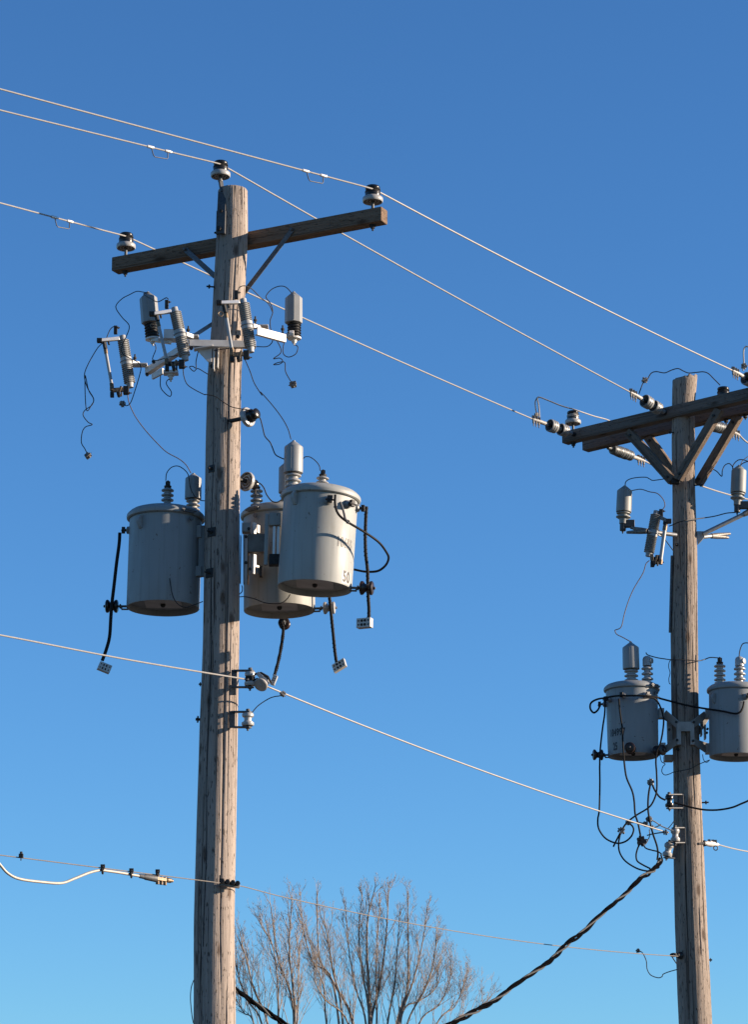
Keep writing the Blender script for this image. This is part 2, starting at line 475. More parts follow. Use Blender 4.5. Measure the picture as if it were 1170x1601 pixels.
def pole_bolt(parent, at, x, y, D, w=.055, washer=True, length=.03, mat='iron'):
    q, nr = on_pole(at, x, y, D)
    mb = MB(); t = nr.cross(Zv).normalized()
    if washer: mb.box(q + nr * .004, t * w / 2, Zv * w / 2, nr * .005)
    mb.lathe(q + nr * .006, nr, [(0, .016), (.014, .016), (.014, .009), (.014 + length, .009)], 6)
    return mb.build('bolt', M[mat], parent, .0015)
for x, y, w, wa, ln in ((331, 832, .075, True, .035), (328, 896, .075, True, .035), (331, 733, .06, True, .02), (342, 365, .03, False, .02)):
    pole_bolt(utilA, poleA, x, y, DL, w, wa, ln)
def side_bolt(parent, at, y, D, dirx, length=.06, mat='iron', r=.009, dy=0.0):
    c, rr = at(y); a = c + Vector((dirx * rr * .9, dy, 0)); d = Vector((dirx, -.25, .0)).normalized()
    MB().lathe(a, d, [(0, r * .8), (length * .6, r * .8), (length * .6, r * 2), (length * .75, r * 2), (length * .75, r * .8), (length, r * .8)], 8).build('bolt', M[mat], parent)
side_bolt(utilA, poleA, 452, DL, -1, .07, dy=-.05); side_bolt(utilA, poleA, 1125, DL, -1, .05, r=.014); side_bolt(utilA, poleA, 1070, DL, -1, .035)
side_bolt(utilB, poleB, 761, DR, 1, .09, dy=-.05); side_bolt(utilB, poleB, 1255, DR, 1, .08); side_bolt(utilB, poleB, 1501, DR, 1, .045)
side_bolt(utilB, poleB, 679, DR, -1, .05, dy=-.06)
for x, y in ((1060, 852), (1062, 1172)): pole_bolt(utilB, poleB, x, y, DR, .045, False, .012)
# ground wire stapled down the shaded side of the pole
gp = []
for y in range(560, 1500, 20):
    c, r = poleA(y); q, nr = on_pole(poleA, c.x and (proj(c)[0] - 16 + 1.2 * math.sin(y * .02)), y, DL, .004); gp.append(q)
MB().tube(gp, .0035, 6).build('ground_wire', M['iron'], utilA)
gp = []
for y in range(870, 995, 10):
    c, r = poleB(y); gp.append(c + Vector((-r - .012, -.03, 0)))
MB().tube(gp, .012, 8).build('wire_moulding', M['galv_dark'], utilB)
# pole-top pin bracket on the left flank of the first pole
c0, r0 = poleA(320)
mb = MB()
t0 = P(344.5, 281, DL - .06); b0 = P(347.5, 300, DL - .085); b1 = P(346, 330, DL - .125); b2 = P(345, 366, DL - .135)
mb.bar(b1, b2, 15 * ML, .03); mb.bar(b0, b1 - Vector((0, 0, .002)), 13.5 * ML, .018); mb.bar(t0, b0, 7 * ML, .02)
mb.build('pole_top_bracket', M['iron_grey'], utilA, .003)
mb = MB(); mb.lathe(P(346, 330, DL - .14), Vector((-.2, -1, 0)), [(0, .012), (.02, .012)], 6); mb.lathe(P(343, 358, DL - .14), Vector((-.2, -1, 0)), [(0, .018), (.03, .018)], 6)
mb.build_each('bracket_bolt', M['iron'], utilA)

# ------------------------------------------------------------------ crossarms
def solve_arm(lx, ly, rx, ry, Dm):
    lo, hi = -.5, 3.0
    for _ in range(60):
        m = (lo + hi) / 2
        if P(lx, ly, Dm + m).z < P(rx, ry, Dm - m).z: lo = m
        else: hi = m
    return P(lx, ly, Dm + m), P(rx, ry, Dm - m)
aL, aR = solve_arm(174, 412.7, 596.5, 333.4, DL + .09)      # front face centre line
zA = (aL.z + aR.z) / 2; aL.z = aR.z = zA
dA = (aR - aL).normalized(); nA = Vector((-dA.y, dA.x, 0))
if nA.y < 0: nA = -nA
hA, wA = 23.6 * ML * 1.02, .112
cL, cR = aL + nA * wA / 2, aR + nA * wA / 2
armmatA = mat_arm('brown_sawn_crossarm', (.285, .195, .135), (.135, .088, .057), dA, 2.0)
crossA = MB().bar(cL, cR, wA, hA).build('crossarm', armmatA, utilA, .007)
def arm_at(px, cL=cL, cR=cR):
    lo, hi = -.2, 1.6
    for _ in range(50):
        m = (lo + hi) / 2
        if proj(cL.lerp(cR, m))[0] < px: lo = m
        else: hi = m
    return cL.lerp(cR, m)
def strap(A, B, w, th, name, mat, parent, face=None):
    mb = MB(); mb.bar(A, B, th, w, Zv) if face is None else mb.box((A + B) / 2, (B - A) / 2, (B - A).cross(face).normalized() * w / 2, face.normalized() * th / 2)
    for e in (A, B):
        f = face.normalized() if face is not None else Y
        mb.lathe(e - f * .03, f, [(0, .013), (.06, .013)], 6)
    return mb.build(name, mat, parent, .002)
fo = -nA * (wA / 2 + .006)
strap(arm_at(296) + fo + Vector((0, 0, .0)), P(336, 432, DL + .02), 8.5 * ML, .007, 'brace', M['galv_dark'], crossA, nA)
strap(arm_at(463) + fo + Vector((0, 0, -.0)), P(379, 461, DL + .05), 8.5 * ML, .007, 'brace', M['galv_dark'], crossA, nA)

# second pole: two arms, one each side
bz = P(1071, 639, DR - .17).z
lx = D_for_z(879, 684, bz); bL = P(879, 684, lx); rp = P(1170, 615, D_for_z(1170, 615, bz))
dB = (rp - bL).normalized(); nB = Vector((-dB.y, dB.x, 0))
if nB.y < 0: nB = -nB
lenB = (P(1071, 639, DR - .17) - bL).length * 2
hB, wB = 19.5 * MR, .105
fL = bL + nB * wB / 2; fR = fL + dB * lenB
sp = .34
kL, kR = fL + nB * sp + dB * .0 , fR + nB * sp
kL.z -= .0
armmatB = mat_arm('grey_weathered_crossarm', (.25, .21, .175), (.12, .10, .083), dB, 6.0)
armB1 = MB().bar(fL, fR, wB, hB).build('crossarm', armmatB, utilB, .007)
armB2 = MB().bar(kL, kR, wB, hB).build('crossarm', armmatB, utilB, .007)
def armF(px): return arm_at(px, fL, fR)
def armK(px): return arm_at(px, kL, kR)
cB, rB = poleB(748)
jf = P(1057, 750, DR - .17); jk = P(1082, 752, DR + .17)
def wbrace(A, B, parent, w=14.5 * MR):
    mb = MB(); f = nB; braceA = mat_arm('brown_wood_brace', (.225, .17, .13), (.11, .083, .064), B - A, A.x * 3)
    mb.box((A + B) / 2, (B - A) / 2, (B - A).cross(f).normalized() * w / 2, f * .03)
    b = mb.build('brace', braceA, parent, .005)
    mb = MB(); d = (B - A).normalized()
    for e in (A + d * .08, B - d * .06): mb.lathe(e - f * .045, f, [(0, .014), (.09, .014)], 6)
    mb.build_each('bolt', M['iron'], b)
nf = -nB * (wB / 2 + .032) 
wbrace(armF(983) + Vector((0, 0, -.085)), P(1052, 752, DR - .2), armB1)
wbrace(armF(1126) + Vector((0, 0, -.075)), P(1061, 750, DR - .24), armB1)
wbrace(armK(1014) + Vector((0, 0, -.06)), P(1060, 748, DR + .17), armB2)
wbrace(armK(1156) + Vector((0, 0, -.06)), P(1092, 758, DR + .05), armB2)
mb = MB(); mb.box(P(1057, 752, DR - .2), X * .04, Y * .03, Zv * .03); mb.build('brace_bracket', M['iron'], utilB, .004)

# ------------------------------------------------------------------ pin insulators
def pin_insulator(base, up, Rm, pin, label, group='pin insulators', below=0.0, head_mat='black_glaze', tie='iron'):
    """base: foot of the steel pin; Rm skirt radius; pin = visible pin length"""
    t = thing('pin_insulator', base, label, 'insulator', group)
    u = up.normalized(); s0 = base + u * pin
    MB().lathe(base - u * below, u, [(0, .012), (below * .45, .012), (below * .45, .024), (below * .62, .024), (below * .62, .012), (below, .012), (below, .022), (below + .012, .022), (below + .012, .016), (below + pin + Rm * .5, .011)] if below else [(0, .02), (.012, .02), (.012, .013), (pin + Rm * .5, .012)], 10).build('pin', M['galv_dark'], t)
    sk = [(.36, .2), (.16, .24), (.14, .34), (.36, .36), (.36, .5), (.16, .52), (.14, .62), (.36, .66), (.34, .80), (.08, .86), (.06, .93), (.14, .985), (.32, 1.0), (.48, .97), (.59, .86), (.65, .70), (.67, .3)]
    MB().lathe(s0, u, [(a * Rm, b * Rm) for a, b in sk], 36).build('skirt', M['por_white'], t, sharp=50)
    hd = [(.66, .3), (.63, .72), (.85, .74), (1.08, .72), (1.13, .57), (1.26, .55), (1.32, .66), (1.42, .72), (1.58, .70), (1.68, .6), (1.72, .2)]
    h = MB().lathe(s0, u, [(a * Rm, b * Rm) for a, b in hd], 28).build('head', M[head_mat], t)
    mb = MB(); x, y = frame_of(u)
    for k, hh in enumerate((1.12, 1.22, 1.02, .90)):
        cc = s0 + u * hh * Rm; pts = []
        for i in range(25):
            a = 2 * math.pi * i / 24
            pts.append(cc + (x * math.cos(a) + y * math.sin(a)) * Rm * .70 + u * Rm * .10 * math.sin(a + k * 1.6))
        mb.tube(pts, Rm * .055, 6, False)
    mb.build('tie_wire', M[tie], t)
    return t, s0 + u * Rm * 1.16
def z_top(c, h): return c + Vector((0, 0, h / 2))
eA = arm_at(196); eC = arm_at(583)
_, wl = pin_insulator(z_top(eA, hA), Zv, 16.2 * ML, 14 * ML, 'white skirted pin insulator on the lower, far end of the single crossarm', below=.0)
_, wr = pin_insulator(z_top(eC, hA), Zv, 16.6 * ML, 13 * ML, 'white skirted pin insulator on the raised, near end of the single crossarm', below=.0)
_, wc = pin_insulator(P(344.5, 284, DL - .06), Zv, 16.2 * ML, 7 * ML, 'white skirted pin insulator on the steel bracket atop the pole')
for e, nme in ((eA, 0), (eC, 1)):
    MB().lathe(e - Vector((0, 0, hA / 2 + .05)), Zv, [(0, .008), (.02, .009), (.02, .018), (.036, .018), (.036, .026), (.05, .026)], 8).build('pin_nut', M['iron'], crossA)

# ------------------------------------------------------------------ primary conductors (continuous: far left - first pole - dead end on second pole)
def off_left(ins, px, py, zdrop=.10, reach=26.0):
    D = D_for_z(px, py, ins.z - zdrop); q = P(px, py, D)
    d = (q - ins); out = []
    for k in (.18, .3, .5, .75, 1.0, 1.6, 3.0, 6.0, 10.0, 16.0):
        p = ins + d * k; p.z = ins.z + d.z * k * (1 - .035 * k); out.append(p)
    return out
def span(a, b, sag, n=14):
    return [a.lerp(b, i / n) - Vector((0, 0, 4 * sag * (i / n) * (1 - i / n))) for i in range(1, n + 1)]
bx, by = frame_of(Vector((.5, .8, 0)))
deL = P(833, 655, armF(905).y - .38); deC = P(986, 613, armF(1046).y - .36); deR = P(1146, 579, armF(1200).y - .36)
lines = []
for ins, lp, de, sag, lab in ((wl, (0, 318), deL, .02, 'bright primary wire tied to the insulator at the lower end of the single crossarm'),
                         (wc, (0, 173), deC, .02, 'bright primary wire tied to the insulator on the pole top bracket'),
                         (wr, (0, 140), deR, .03, 'bright primary wire tied to the insulator at the raised end of the single crossarm')):
    ins = ins + Vector((0, -16 * ML * .68, 0)); near = ins
    left = off_left(ins, *lp)
    pts = left[::-1]
    d1 = (left[-1] - ins).normalized()
    pts += [near]
    pts += [near.lerp(de, .012), near.lerp(de, .03)] + span(near.lerp(de, .03), de, sag)
    mb = MB().tube(smooth(pts, 6), .0068, 8)
    w = tag(mb.build('power_line', M['alu']), lab, 'power line', 'primary conductors between the poles'); lines.append((w, ins, ins + (left[4] - ins)))

# stirrups clamped on the conductors
def on_line(ins, q, px):
    lo, hi = 0.0, 1.5
    for _ in range(40):
        m = (lo + hi) / 2
        if proj(ins.lerp(q, m))[0] > px: lo = m
        else: hi = m
    p = ins.lerp(q, m); return p
def stirrup(i, xa, xb, label):
    _, ins, q = lines[i]
    ins2 = ins + Vector((0, -.0, 0))
    a = on_line(ins2, q, xa); b = on_line(ins2, q, xb); d = (b - a).normalized()
    t = thing('wire_stirrup', a, label, 'wire stirrup', 'bail clamps on the primary wires')
    for p in (a, b):
        MB().lathe(p - d * .032, d, [(0, .011), (.008, .0125), (.056, .0125), (.064, .010)], 10).build('sleeve', M['bright'], t)
    dn = Vector((0, 0, -1))
    pts = [a + d * .012 + dn * .012, a + d * .03 + dn * .062, a + d * .045 + dn * .075, b - d * .012 + dn * .068, b - d * .004 + dn * .058, b - d * .004 + dn * .01]
    MB().tube([p for p in pts], .0042, 6).build('bail', M['iron_grey'], t)
stirrup(0, 84, 109, 'small wire bail hanging under the lowest of the three primary wires')
stirrup(1, 235, 263, 'small wire bail hanging under the wire to the pole top insulator')
stirrup(2, 478, 506, 'small wire bail hanging under the wire to the raised crossarm end')

# ------------------------------------------------------------------ side-mounted stand-off insulators
def standoff(pole_pt, disc, axis, Rm, label):
    t = thing('standoff_insulator', pole_pt, label, 'insulator', 'stand-off insulators on the pole side')
    MB().tube([pole_pt, disc + axis * .01], .017, 10).build('pin', M['iron'], t)
    sk = [(.46, .16), (.46, .22), (.10, .25), (.08, .34), (.46, .37), (.46, .5), (.12, .53), (.10, .62), (.46, .66), (.42, .84), (.05, .89), (.06, .96), (.26, 1.0), (.44, .93), (.52, .68), (.54, .3)]
    MB().lathe(disc, axis, [(a * Rm, b * Rm) for a, b in sk], 36).build('skirt', M['por_white'], t, sharp=50)
    hd = [(.53, .3), (.53, .68), (.9, .62), (1.05, .42), (1.18, .40), (1.24, .5), (1.42, .52), (1.52, .40), (1.54, .1)]
    MB().lathe(disc, axis, [(a * Rm, b * Rm) for a, b in hd], 28).build('head', M['black_glaze'], t)
    mb = MB()
    for k in range(3): mb.ring(disc + axis * Rm * (1.02 + .07 * k), axis, Rm * (.46 - .02 * k), Rm * .05)
    mb.build('tie_wire', M['iron'], t); return t
q, _ = on_pole(poleA, 362, 657, DL)
axS = (X * .80 + Y * -.58 + Zv * .16).normalized()
standoff(q - axS * .03, P(384, 653.5, DL - .18), axS, 16.2 * ML, 'black headed insulator on a stub bolt facing the viewer beside the pole')
axT = (X * .62 + Y * .72 + Zv * -.06).normalized()
standoff(P(368, 748, DL + .10), P(383, 752, DL + .18), axT, 16 * ML, 'ribbed insulator seen from its hollow back, half behind the pole')

# ------------------------------------------------------------------ cut-out mounting bracket on the first pole
brk = thing('equipment_bracket', P(335, 560, DL), 'pale three-sided steel bracket around the pole holding fuse cutouts and arresters', 'equipment bracket')
mA_ = P(296, 543.5, DL - .26); mB_ = P(400, 529, DL - .22)
zb = P(340, 537, DL - .24).z
mA_.z = zb; mB_.z = zb
wl_ = P(227, 580, D_for_z(227, 580, zb)); wr_ = P(447, 529, D_for_z(447, 529, zb + .03)); wr0 = P(402, 517, D_for_z(402, 517, zb + .03))
def channel(A, B, h, th, fl, mb):
    d = (B - A).normalized(); n = d.cross(Zv).normalized()
    if n.y > 0: n = -n
    mb.bar(A, B, th, h)
    mb.bar(A - n * fl / 2 + Zv * (h / 2 - th / 2), B - n * fl / 2 + Zv * (h / 2 - th / 2), fl, th * .9)
    mb.bar(A - n * fl / 2 - Zv * (h / 2 - th / 2), B - n * fl / 2 - Zv * (h / 2 - th / 2), fl, th * .9)
    return mb
channel(mA_, mB_, .055, .008, .045, MB()).build('front_rail', M['white_metal'], brk, .002)
channel(mA_ + Vector((-.006, .004, .001)), wl_, .055, .008, .045, MB()).build('side_rail', M['white_metal'], brk, .002)
mb = channel(wr0, wr_, .066, .008, .03, MB()); mb.build('side_rail', M['white_metal'], brk, .002)
z4 = Z(290, 430, 5.85); z3 = Z(120, 430, 5.85)
# pole plate and gusset
mb = MB(); c, r = poleA(560)
pl0 = P(335, 543, DL - r - .03); pl1 = P(334, 579, DL - r - .03)
mb.bar(pl0, pl1, 15 * ML, .014); mb.box(P(341, 560, DL - r - .0), X * .005, Y * .045, Zv * 18 * ML)
mb.build('pole_plate', M['white_metal'], brk, .002)
mb = MB(); mb.prism([P(307, 547, DL - .2), P(331, 542, DL - .2), P(331, 566, DL - .2), P(325, 566, DL - .2)], Y * .012)
mb.bar(P(303, 547, DL - .22), P(333, 541.5, DL - .22), .07, .010); mb.build('gusset', M['white_metal'], brk, .002)
mb = MB()
for a in (P(331, 573, DL - r - .04), P(372, 527, DL - .28), P(291.5, 539, DL - .28), P(299, 545, DL - .28), P(240, 566, DL + .2), P(230, 586, DL + .45)):
    mb.lathe(a, Vector((0, -1, 0)), [(0, .016), (.02, .016)], 6)
mb.build_each('bolt', M['iron'], brk)
# strap going back round the pole
strap(P(303, 525, DL + .02), P(334, 505, DL + .08), 6.5 * ML, .006, 'back_strap', M['galv'], brk, Y)
# end tabs with upright studs
mb = MB()
for (x, y, D) in ((216, 571, DL + .42), (296, 527, DL - .12), (405, 511, DL - .12), (262, 532, DL + .14)):
    p = P(x, y, D); mb.box(p, X * .075, Y * .05, Zv * .005)
mb.build_each('mounting_tab', M['white_metal'], brk, .002)
mb = MB()
for (x, y, D) in ((294, 519, DL - .12), (399, 504, DL - .12), (442, 518, DL + .02), (210.5, 563, DL + .42)):
    p = P(x, y, D); mb.lathe(p - Zv * .03, Zv, [(0, .008), (.04, .008), (.04, .015), (.055, .015), (.055, .007), (.08, .007)], 8)
mb.build_each('stud', M['iron'], brk)
# empty arrester seat below the rail
mb = MB(); p = P(267, 583, DL + .1)
mb.box(p, X * .06, Y * .045, Zv * .012); mb.lathe(p - Zv * .075, Zv, [(0, .008), (.02, .008), (.02, .018), (.045, .018), (.045, .028), (.075, .028)], 12)
mb.bar(P(238, 589, DL + .3), P(255, 580, DL + .2), .02, .05); mb.build('arrester_seat', M['white_metal'], brk, .002)

# ------------------------------------------------------------------ fuse cutouts
def cutout(top, bot, tt, tb, ca, cb, clip, hx, D, label, ring=None, m=ML, Ro=9.4, old=False, ns=9):
    A, B = P(*bot, D), P(*top, D)
    t = thing('fuse_cutout', A, label, 'fuse cutout', 'fuse cutouts')
    ax = B - A; L = ax.length; rin = Ro * .66 * m; ro = Ro * m
    prof = [(0, .2 * rin), (0, rin * .82), (L * .05, rin * .86), (L * .07, rin)] + sheds(L * .08, L * .42, ns, rin, ro) + \
           [(L * .42, rin), (L * .43, ro * .98), (L * .57, ro * .98), (L * .58, rin)] + sheds(L * .585, L * .92, ns, rin, ro) + \
           [(L * .92, rin * .92), (L * .93, rin * .84), (L, rin * .82), (L, .1 * rin)]
    MB().lathe(A, ax, prof, 28).build('insulator_body', M['polymer'] if not old else M['por_grey'], t)
    T0, T1 = P(*tt, D - .06), P(*tb, D - .06)
    rt = (2.6 if not old else 3.0) * m
    tb_ = MB().tube([T0, T1], rt, 14).build('fuse_tube', M['fuse'] if not old else M['por_white'], t)
    MB().tube([T1.lerp(T0, .0) , T1.lerp(T0, .11)], rt * 1.25, 12).build('ferrule', M['bronze'], tb_)
    mb = MB().tube([T0, T0.lerp(T1, .12)], rt * 1.2, 12)
    mb.build('ferrule', M['bronze'], tb_)
    if ring: MB().ring(P(*ring, D - .08), Vector((.35, -1, .1)), 3.9 * m, .75 * m, 18, 6).build('pull_ring', M['bronze'], tb_)
    C0, C1 = P(*ca, D - .06), P(*cb, D - .01)
    up = MB(); up.bar(C0, C1, 7 * m, 5.6 * m); u_ = up.build('upper_contact', M['bright'] if not old else M['clampmet'], t, .004)
    mb = MB(); mb.box(C0 + X * .002, X * 4.2 * m, Y * 4.5 * m, Zv * 3.3 * m); mb.bar(C0.lerp(C1, .25) - Zv * 4 * m, T0 + Zv * .005, 5 * m, 5 * m)
    mb.tube([C0.lerp(C1, .45) - Zv * 3 * m, C0.lerp(C1, .5) - Zv * 9 * m], 1.6 * m, 8)
    mb.build('latch', M['iron'], u_, .002)
    K = P(*clip, D - .01); mb = MB(); mb.box(K, X * 2.8 * m, Y * 3.2 * m, Zv * 6.8 * m); mb.lathe(K + X * 2 * m + Zv * 4 * m, X, [(0, 1.9 * m), (3 * m, 1.9 * m), (3 * m, .8 * m), (5 * m, .8 * m)], 8)
    mb.build('terminal', M['iron'], t, .002)
    hm = MB(); bm2 = MB(); x0, y0, x1, y1 = hx
    rnd = random.Random(int(x0)); cx, cy = (x0 + x1) / 2, (y0 + y1) / 2
    hm.bar(P(x0 + 3, cy - 1, D - .06), P(x1 - 4, cy - 3, D - .02), 6 * m, 6.5 * m)
    hm.box(P(x1 - 6, cy - 1, D - .02), X * 4.5 * m, Y * 5 * m, Zv * 6.5 * m)
    hm.box(P(x0 + 5, y1 - 4, D - .06), X * 3 * m, Y * 4 * m, Zv * 4.2 * m)
    hm.lathe(P(x1 - 4, cy + 3, D - .03), X, [(0, 2.2 * m), (4 * m, 2.2 * m), (4 * m, 1.0 * m), (7 * m, 1.0 * m)], 8)
    hm.lathe(P(cx - 2, cy + 3, D - .10), Y, [(0, 3 * m), (.08, 3 * m)], 10)
    hm.lathe(P(cx + 3, y1 - 5, D - .08), Zv, [(-4 * m, 1.4 * m), (3 * m, 1.4 * m)], 8)
    h_ = hm.build('hinge', M['iron'] , t, .002)
    bm2.box(P(cx + 1, cy - 3, D - .085), (X * 1.5 + Zv * 4.2).normalized() * 5 * m, Y * 2 * m, (X * 4.2 - Zv * 1.5).normalized() * 1.6 * m)
    bm2.box(P(cx - 4, cy + 1, D - .085), (X * -1.5 + Zv * 4.2).normalized() * 5 * m, Y * 2 * m, X * 1.3 * m)
    bm2.box(P(x0 + 4, cy - 5, D - .085), X * 2.6 * m, Y * 2 * m, Zv * 4.5 * m)
    bm2.build('hinge_link', M['bronze'], h_, .001)
    # mounting band at mid-height
    Mid = A.lerp(B, .5)
    mb = MB(); mb.ring(Mid, ax, ro * .99, .006, 24, 6); mb.bar(Mid + X * ro, Mid + X * (ro + .05) + Y * .06, .02, .03)
    mb.build('mount_strap', M['galv'], t)
    return t
cutout((191, 525), (203.5, 606), (164.5, 546), (175, 606), (155, 532.5), (186, 529.5), (180.5, 516), (170, 602, 203, 621), DL + .38,
       'grey fuse cutout at the outer end of the bracket, hanging clear of the pole')
cutout((272.5, 481), (290, 564), (246.5, 503), (261.5, 568), (237, 491), (267, 487), (260.5, 476), (256, 561, 290, 580), DL - .30,
       'grey fuse cutout with a bronze pull ring between the black finned arrester and the pole', ring=(239, 509))
cutout((380, 467.5), (392.5, 551), (353, 490), (363, 551), (342, 473.5), (374, 472.5), (369.5, 461), (358, 546, 391, 566), DL - .40,
       'grey fuse cutout with sunlit white top bar in front of the pole', ring=(345, 491))
cutout((1027.5, 799), (1014.5, 870), (1041, 822), (1033, 882), (1046, 815), (1031, 808), (1034.5, 803), (1016, 866, 1036, 886), DR - .22,
       'pale ribbed fuse cutout tilted behind the pipe arm on the pole with doubled crossarms', m=MR, Ro=8.6, old=True, ns=9)

# ------------------------------------------------------------------ surge arresters
def guard_profile(L, Rb, n=0):
    return [(0, Rb * .82), (0, Rb * .99), (L * .04, Rb), (L * .77, Rb * .98), (L * .80, Rb * .95), (L * .955, Rb * .30), (L * .96, Rb * .2), (L, Rb * .17), (L, Rb * .05)]
def arrester(apex, gbot, base, Rpx, D, label, m=ML, old=False):
    """apex: tip of the guard, gbot: lower rim of the guard, base: foot of the finned body"""
    A, G, B = P(*apex, D), P(*gbot, D), P(*base, D)
    t = thing('surge_arrester', B, label, 'surge arrester', 'surge arresters')
    u = (A - B).normalized(); L = (A - G).length; Rb = Rpx * m
    g_ = MB().lathe(G, u, guard_profile(L, Rb), 8 if not old else 28).build('wildlife_guard', M['guard_old'] if old else M['guard'], t, .004, sharp=30)
    mb = MB(); cx = G + u * L * .42
    fr = (Vector((.12, -1, 0))).normalized(); mb.box(cx + fr * Rb * 1.0 - X * Rb * .12, X * Rb * .08, fr * Rb * .07, u * L * .38)
    mb.lathe(G + u * L * .88 + fr * Rb * .4, fr, [(0, Rb * .16), (Rb * .2, Rb * .16)], 8)
    mb.build('seam', M['guard_old'] if old else M['guard'], g_)
    Ls = (G - B).length
    if not old:
        MB().lathe(B, u, [(0, Rb * .3), (0, Rb * .62)] + sheds(Ls * .05, Ls * .98, 5, Rb * .62, Rb * .80), 28).build('finned_body', M['black_rubber'], t)
        mb = MB(); mb.lathe(B - u * .012, u, [(0, Rb * .3), (0, Rb * .78), (.012, Rb * .80)], 20); mb.lathe(B - u * .065, u, [(0, .007), (.018, .007), (.018, .017), (.03, .017), (.03, .022), (.055, .022)], 10)
        mb.build('base_clamp', M['white_metal'], t)
    else:
        MB().lathe(B, u, [(0, Rb * .3), (0, Rb * .5), (Ls * .25, Rb * .5), (Ls * .4, Rb * .55), (Ls * .55, Rb * .95), (Ls * .62, Rb * .95), (Ls * .68, Rb * .6), (Ls * .80, Rb * .62), (Ls * .86, Rb * .9), (Ls * .93, Rb * .9), (Ls * .97, Rb * .6), (Ls, Rb * .6)], 28).build('finned_body', M['guard_old'], t)
        mb = MB(); mb.lathe(B - u * .10, u, [(0, .004), (.03, .012), (.03, .03), (.10, .032)], 12); mb.box(B + X * .06 + u * .0, X * .05, Y * .03, Zv * .035)
        mb.build('base_clamp', M['black_rubber'], t, .003)
    return t
arrester((231.5, 456), (235, 505.5), (238, 529), 14.6, DL + .2, 'grey hooded surge arrester with black fins left of the pole, beside the fuse cutouts')
arrester((460.5, 456), (459, 505.5), (460, 528), 14.2, DL + .08, 'grey hooded surge arrester with black fins at the sunlit right end of the bracket')
arrester((977.5, 759), (976, 801), (975, 819), 12.2, DR - .12, 'drab hooded surge arrester on the fork beside the tilted fuse cutout', m=MR, old=True)
arrester((1156.5, 727), (1155, 771), (1154, 790), 12.2, DR - .05, 'drab hooded surge arrester on the rising pipe arm beyond the doubled crossarm pole', m=MR, old=True)
# connection from bracket rail to arresters
mb = MB(); mb.bar(P(447, 524, DL + .03), P(461, 529, DL + .08), .03, .035); mb.lathe(P(452, 522, DL + .03), X, [(0, .03), (.04, .03)], 8); mb.build('arrester_arm', M['white_metal'], brk, .003)
mb = MB(); mb.bar(P(238, 531, DL + .19), P(266, 535, DL + .12), .05, .03); mb.box(P(264, 524, DL + .1), X * .04, Y * .04, Zv * .04); mb.build('arrester_arm', M['white_metal'], brk, .004)

# pipe bracket on the second pole
pb = thing('pipe_bracket', P(1072, 833, DR), 'grey pipe arms with forked ends clamped to the doubled crossarm pole', 'equipment bracket')
def pipe(a, b, rpx, D0, D1, name='pipe_arm'):
    A, B = P(*a, D0), P(*b, D1)
    mb = MB().tube([A, B], rpx * MR, 14); p_ = mb.build(name, M['galv'], pb); return A, B, p_
def fork(A, tips, par):
    mb = MB()
    for T in tips: mb.tube([A, A.lerp(T, .35), T], [.026, .024, .013], 10)
    mb.build('fork', M['clampmet'], par)
A_, B_, p_ = pipe((1013, 830.5), (1058, 836.5), 3.3, DR - .28, DR - .12); fork(A_, [P(987, 825, DR - .14), P(981, 832.5, DR - .16)], p_)
A_, B_, p_ = pipe((1164, 804), (1100, 835), 3.4, DR - .05, DR - .06); fork(A_, [P(1180, 794, DR - .05), P(1181, 799, DR - .05)], p_)
A_, B_, p_ = pipe((1113, 838), (1098, 840), 3.2, DR + .1, DR + .02); fork(A_, [P(1142, 834.5, DR + .28), P(1139.5, 840.5, DR + .26)], p_)
mb = MB(); mb.prism([P(1090, 831, DR - .02), P(1102, 831, DR - .02), P(1103, 840, DR - .02), P(1092, 852, DR - .02)], Y * .03)
mb.build('pole_clamp', M['galv'], pb, .003)

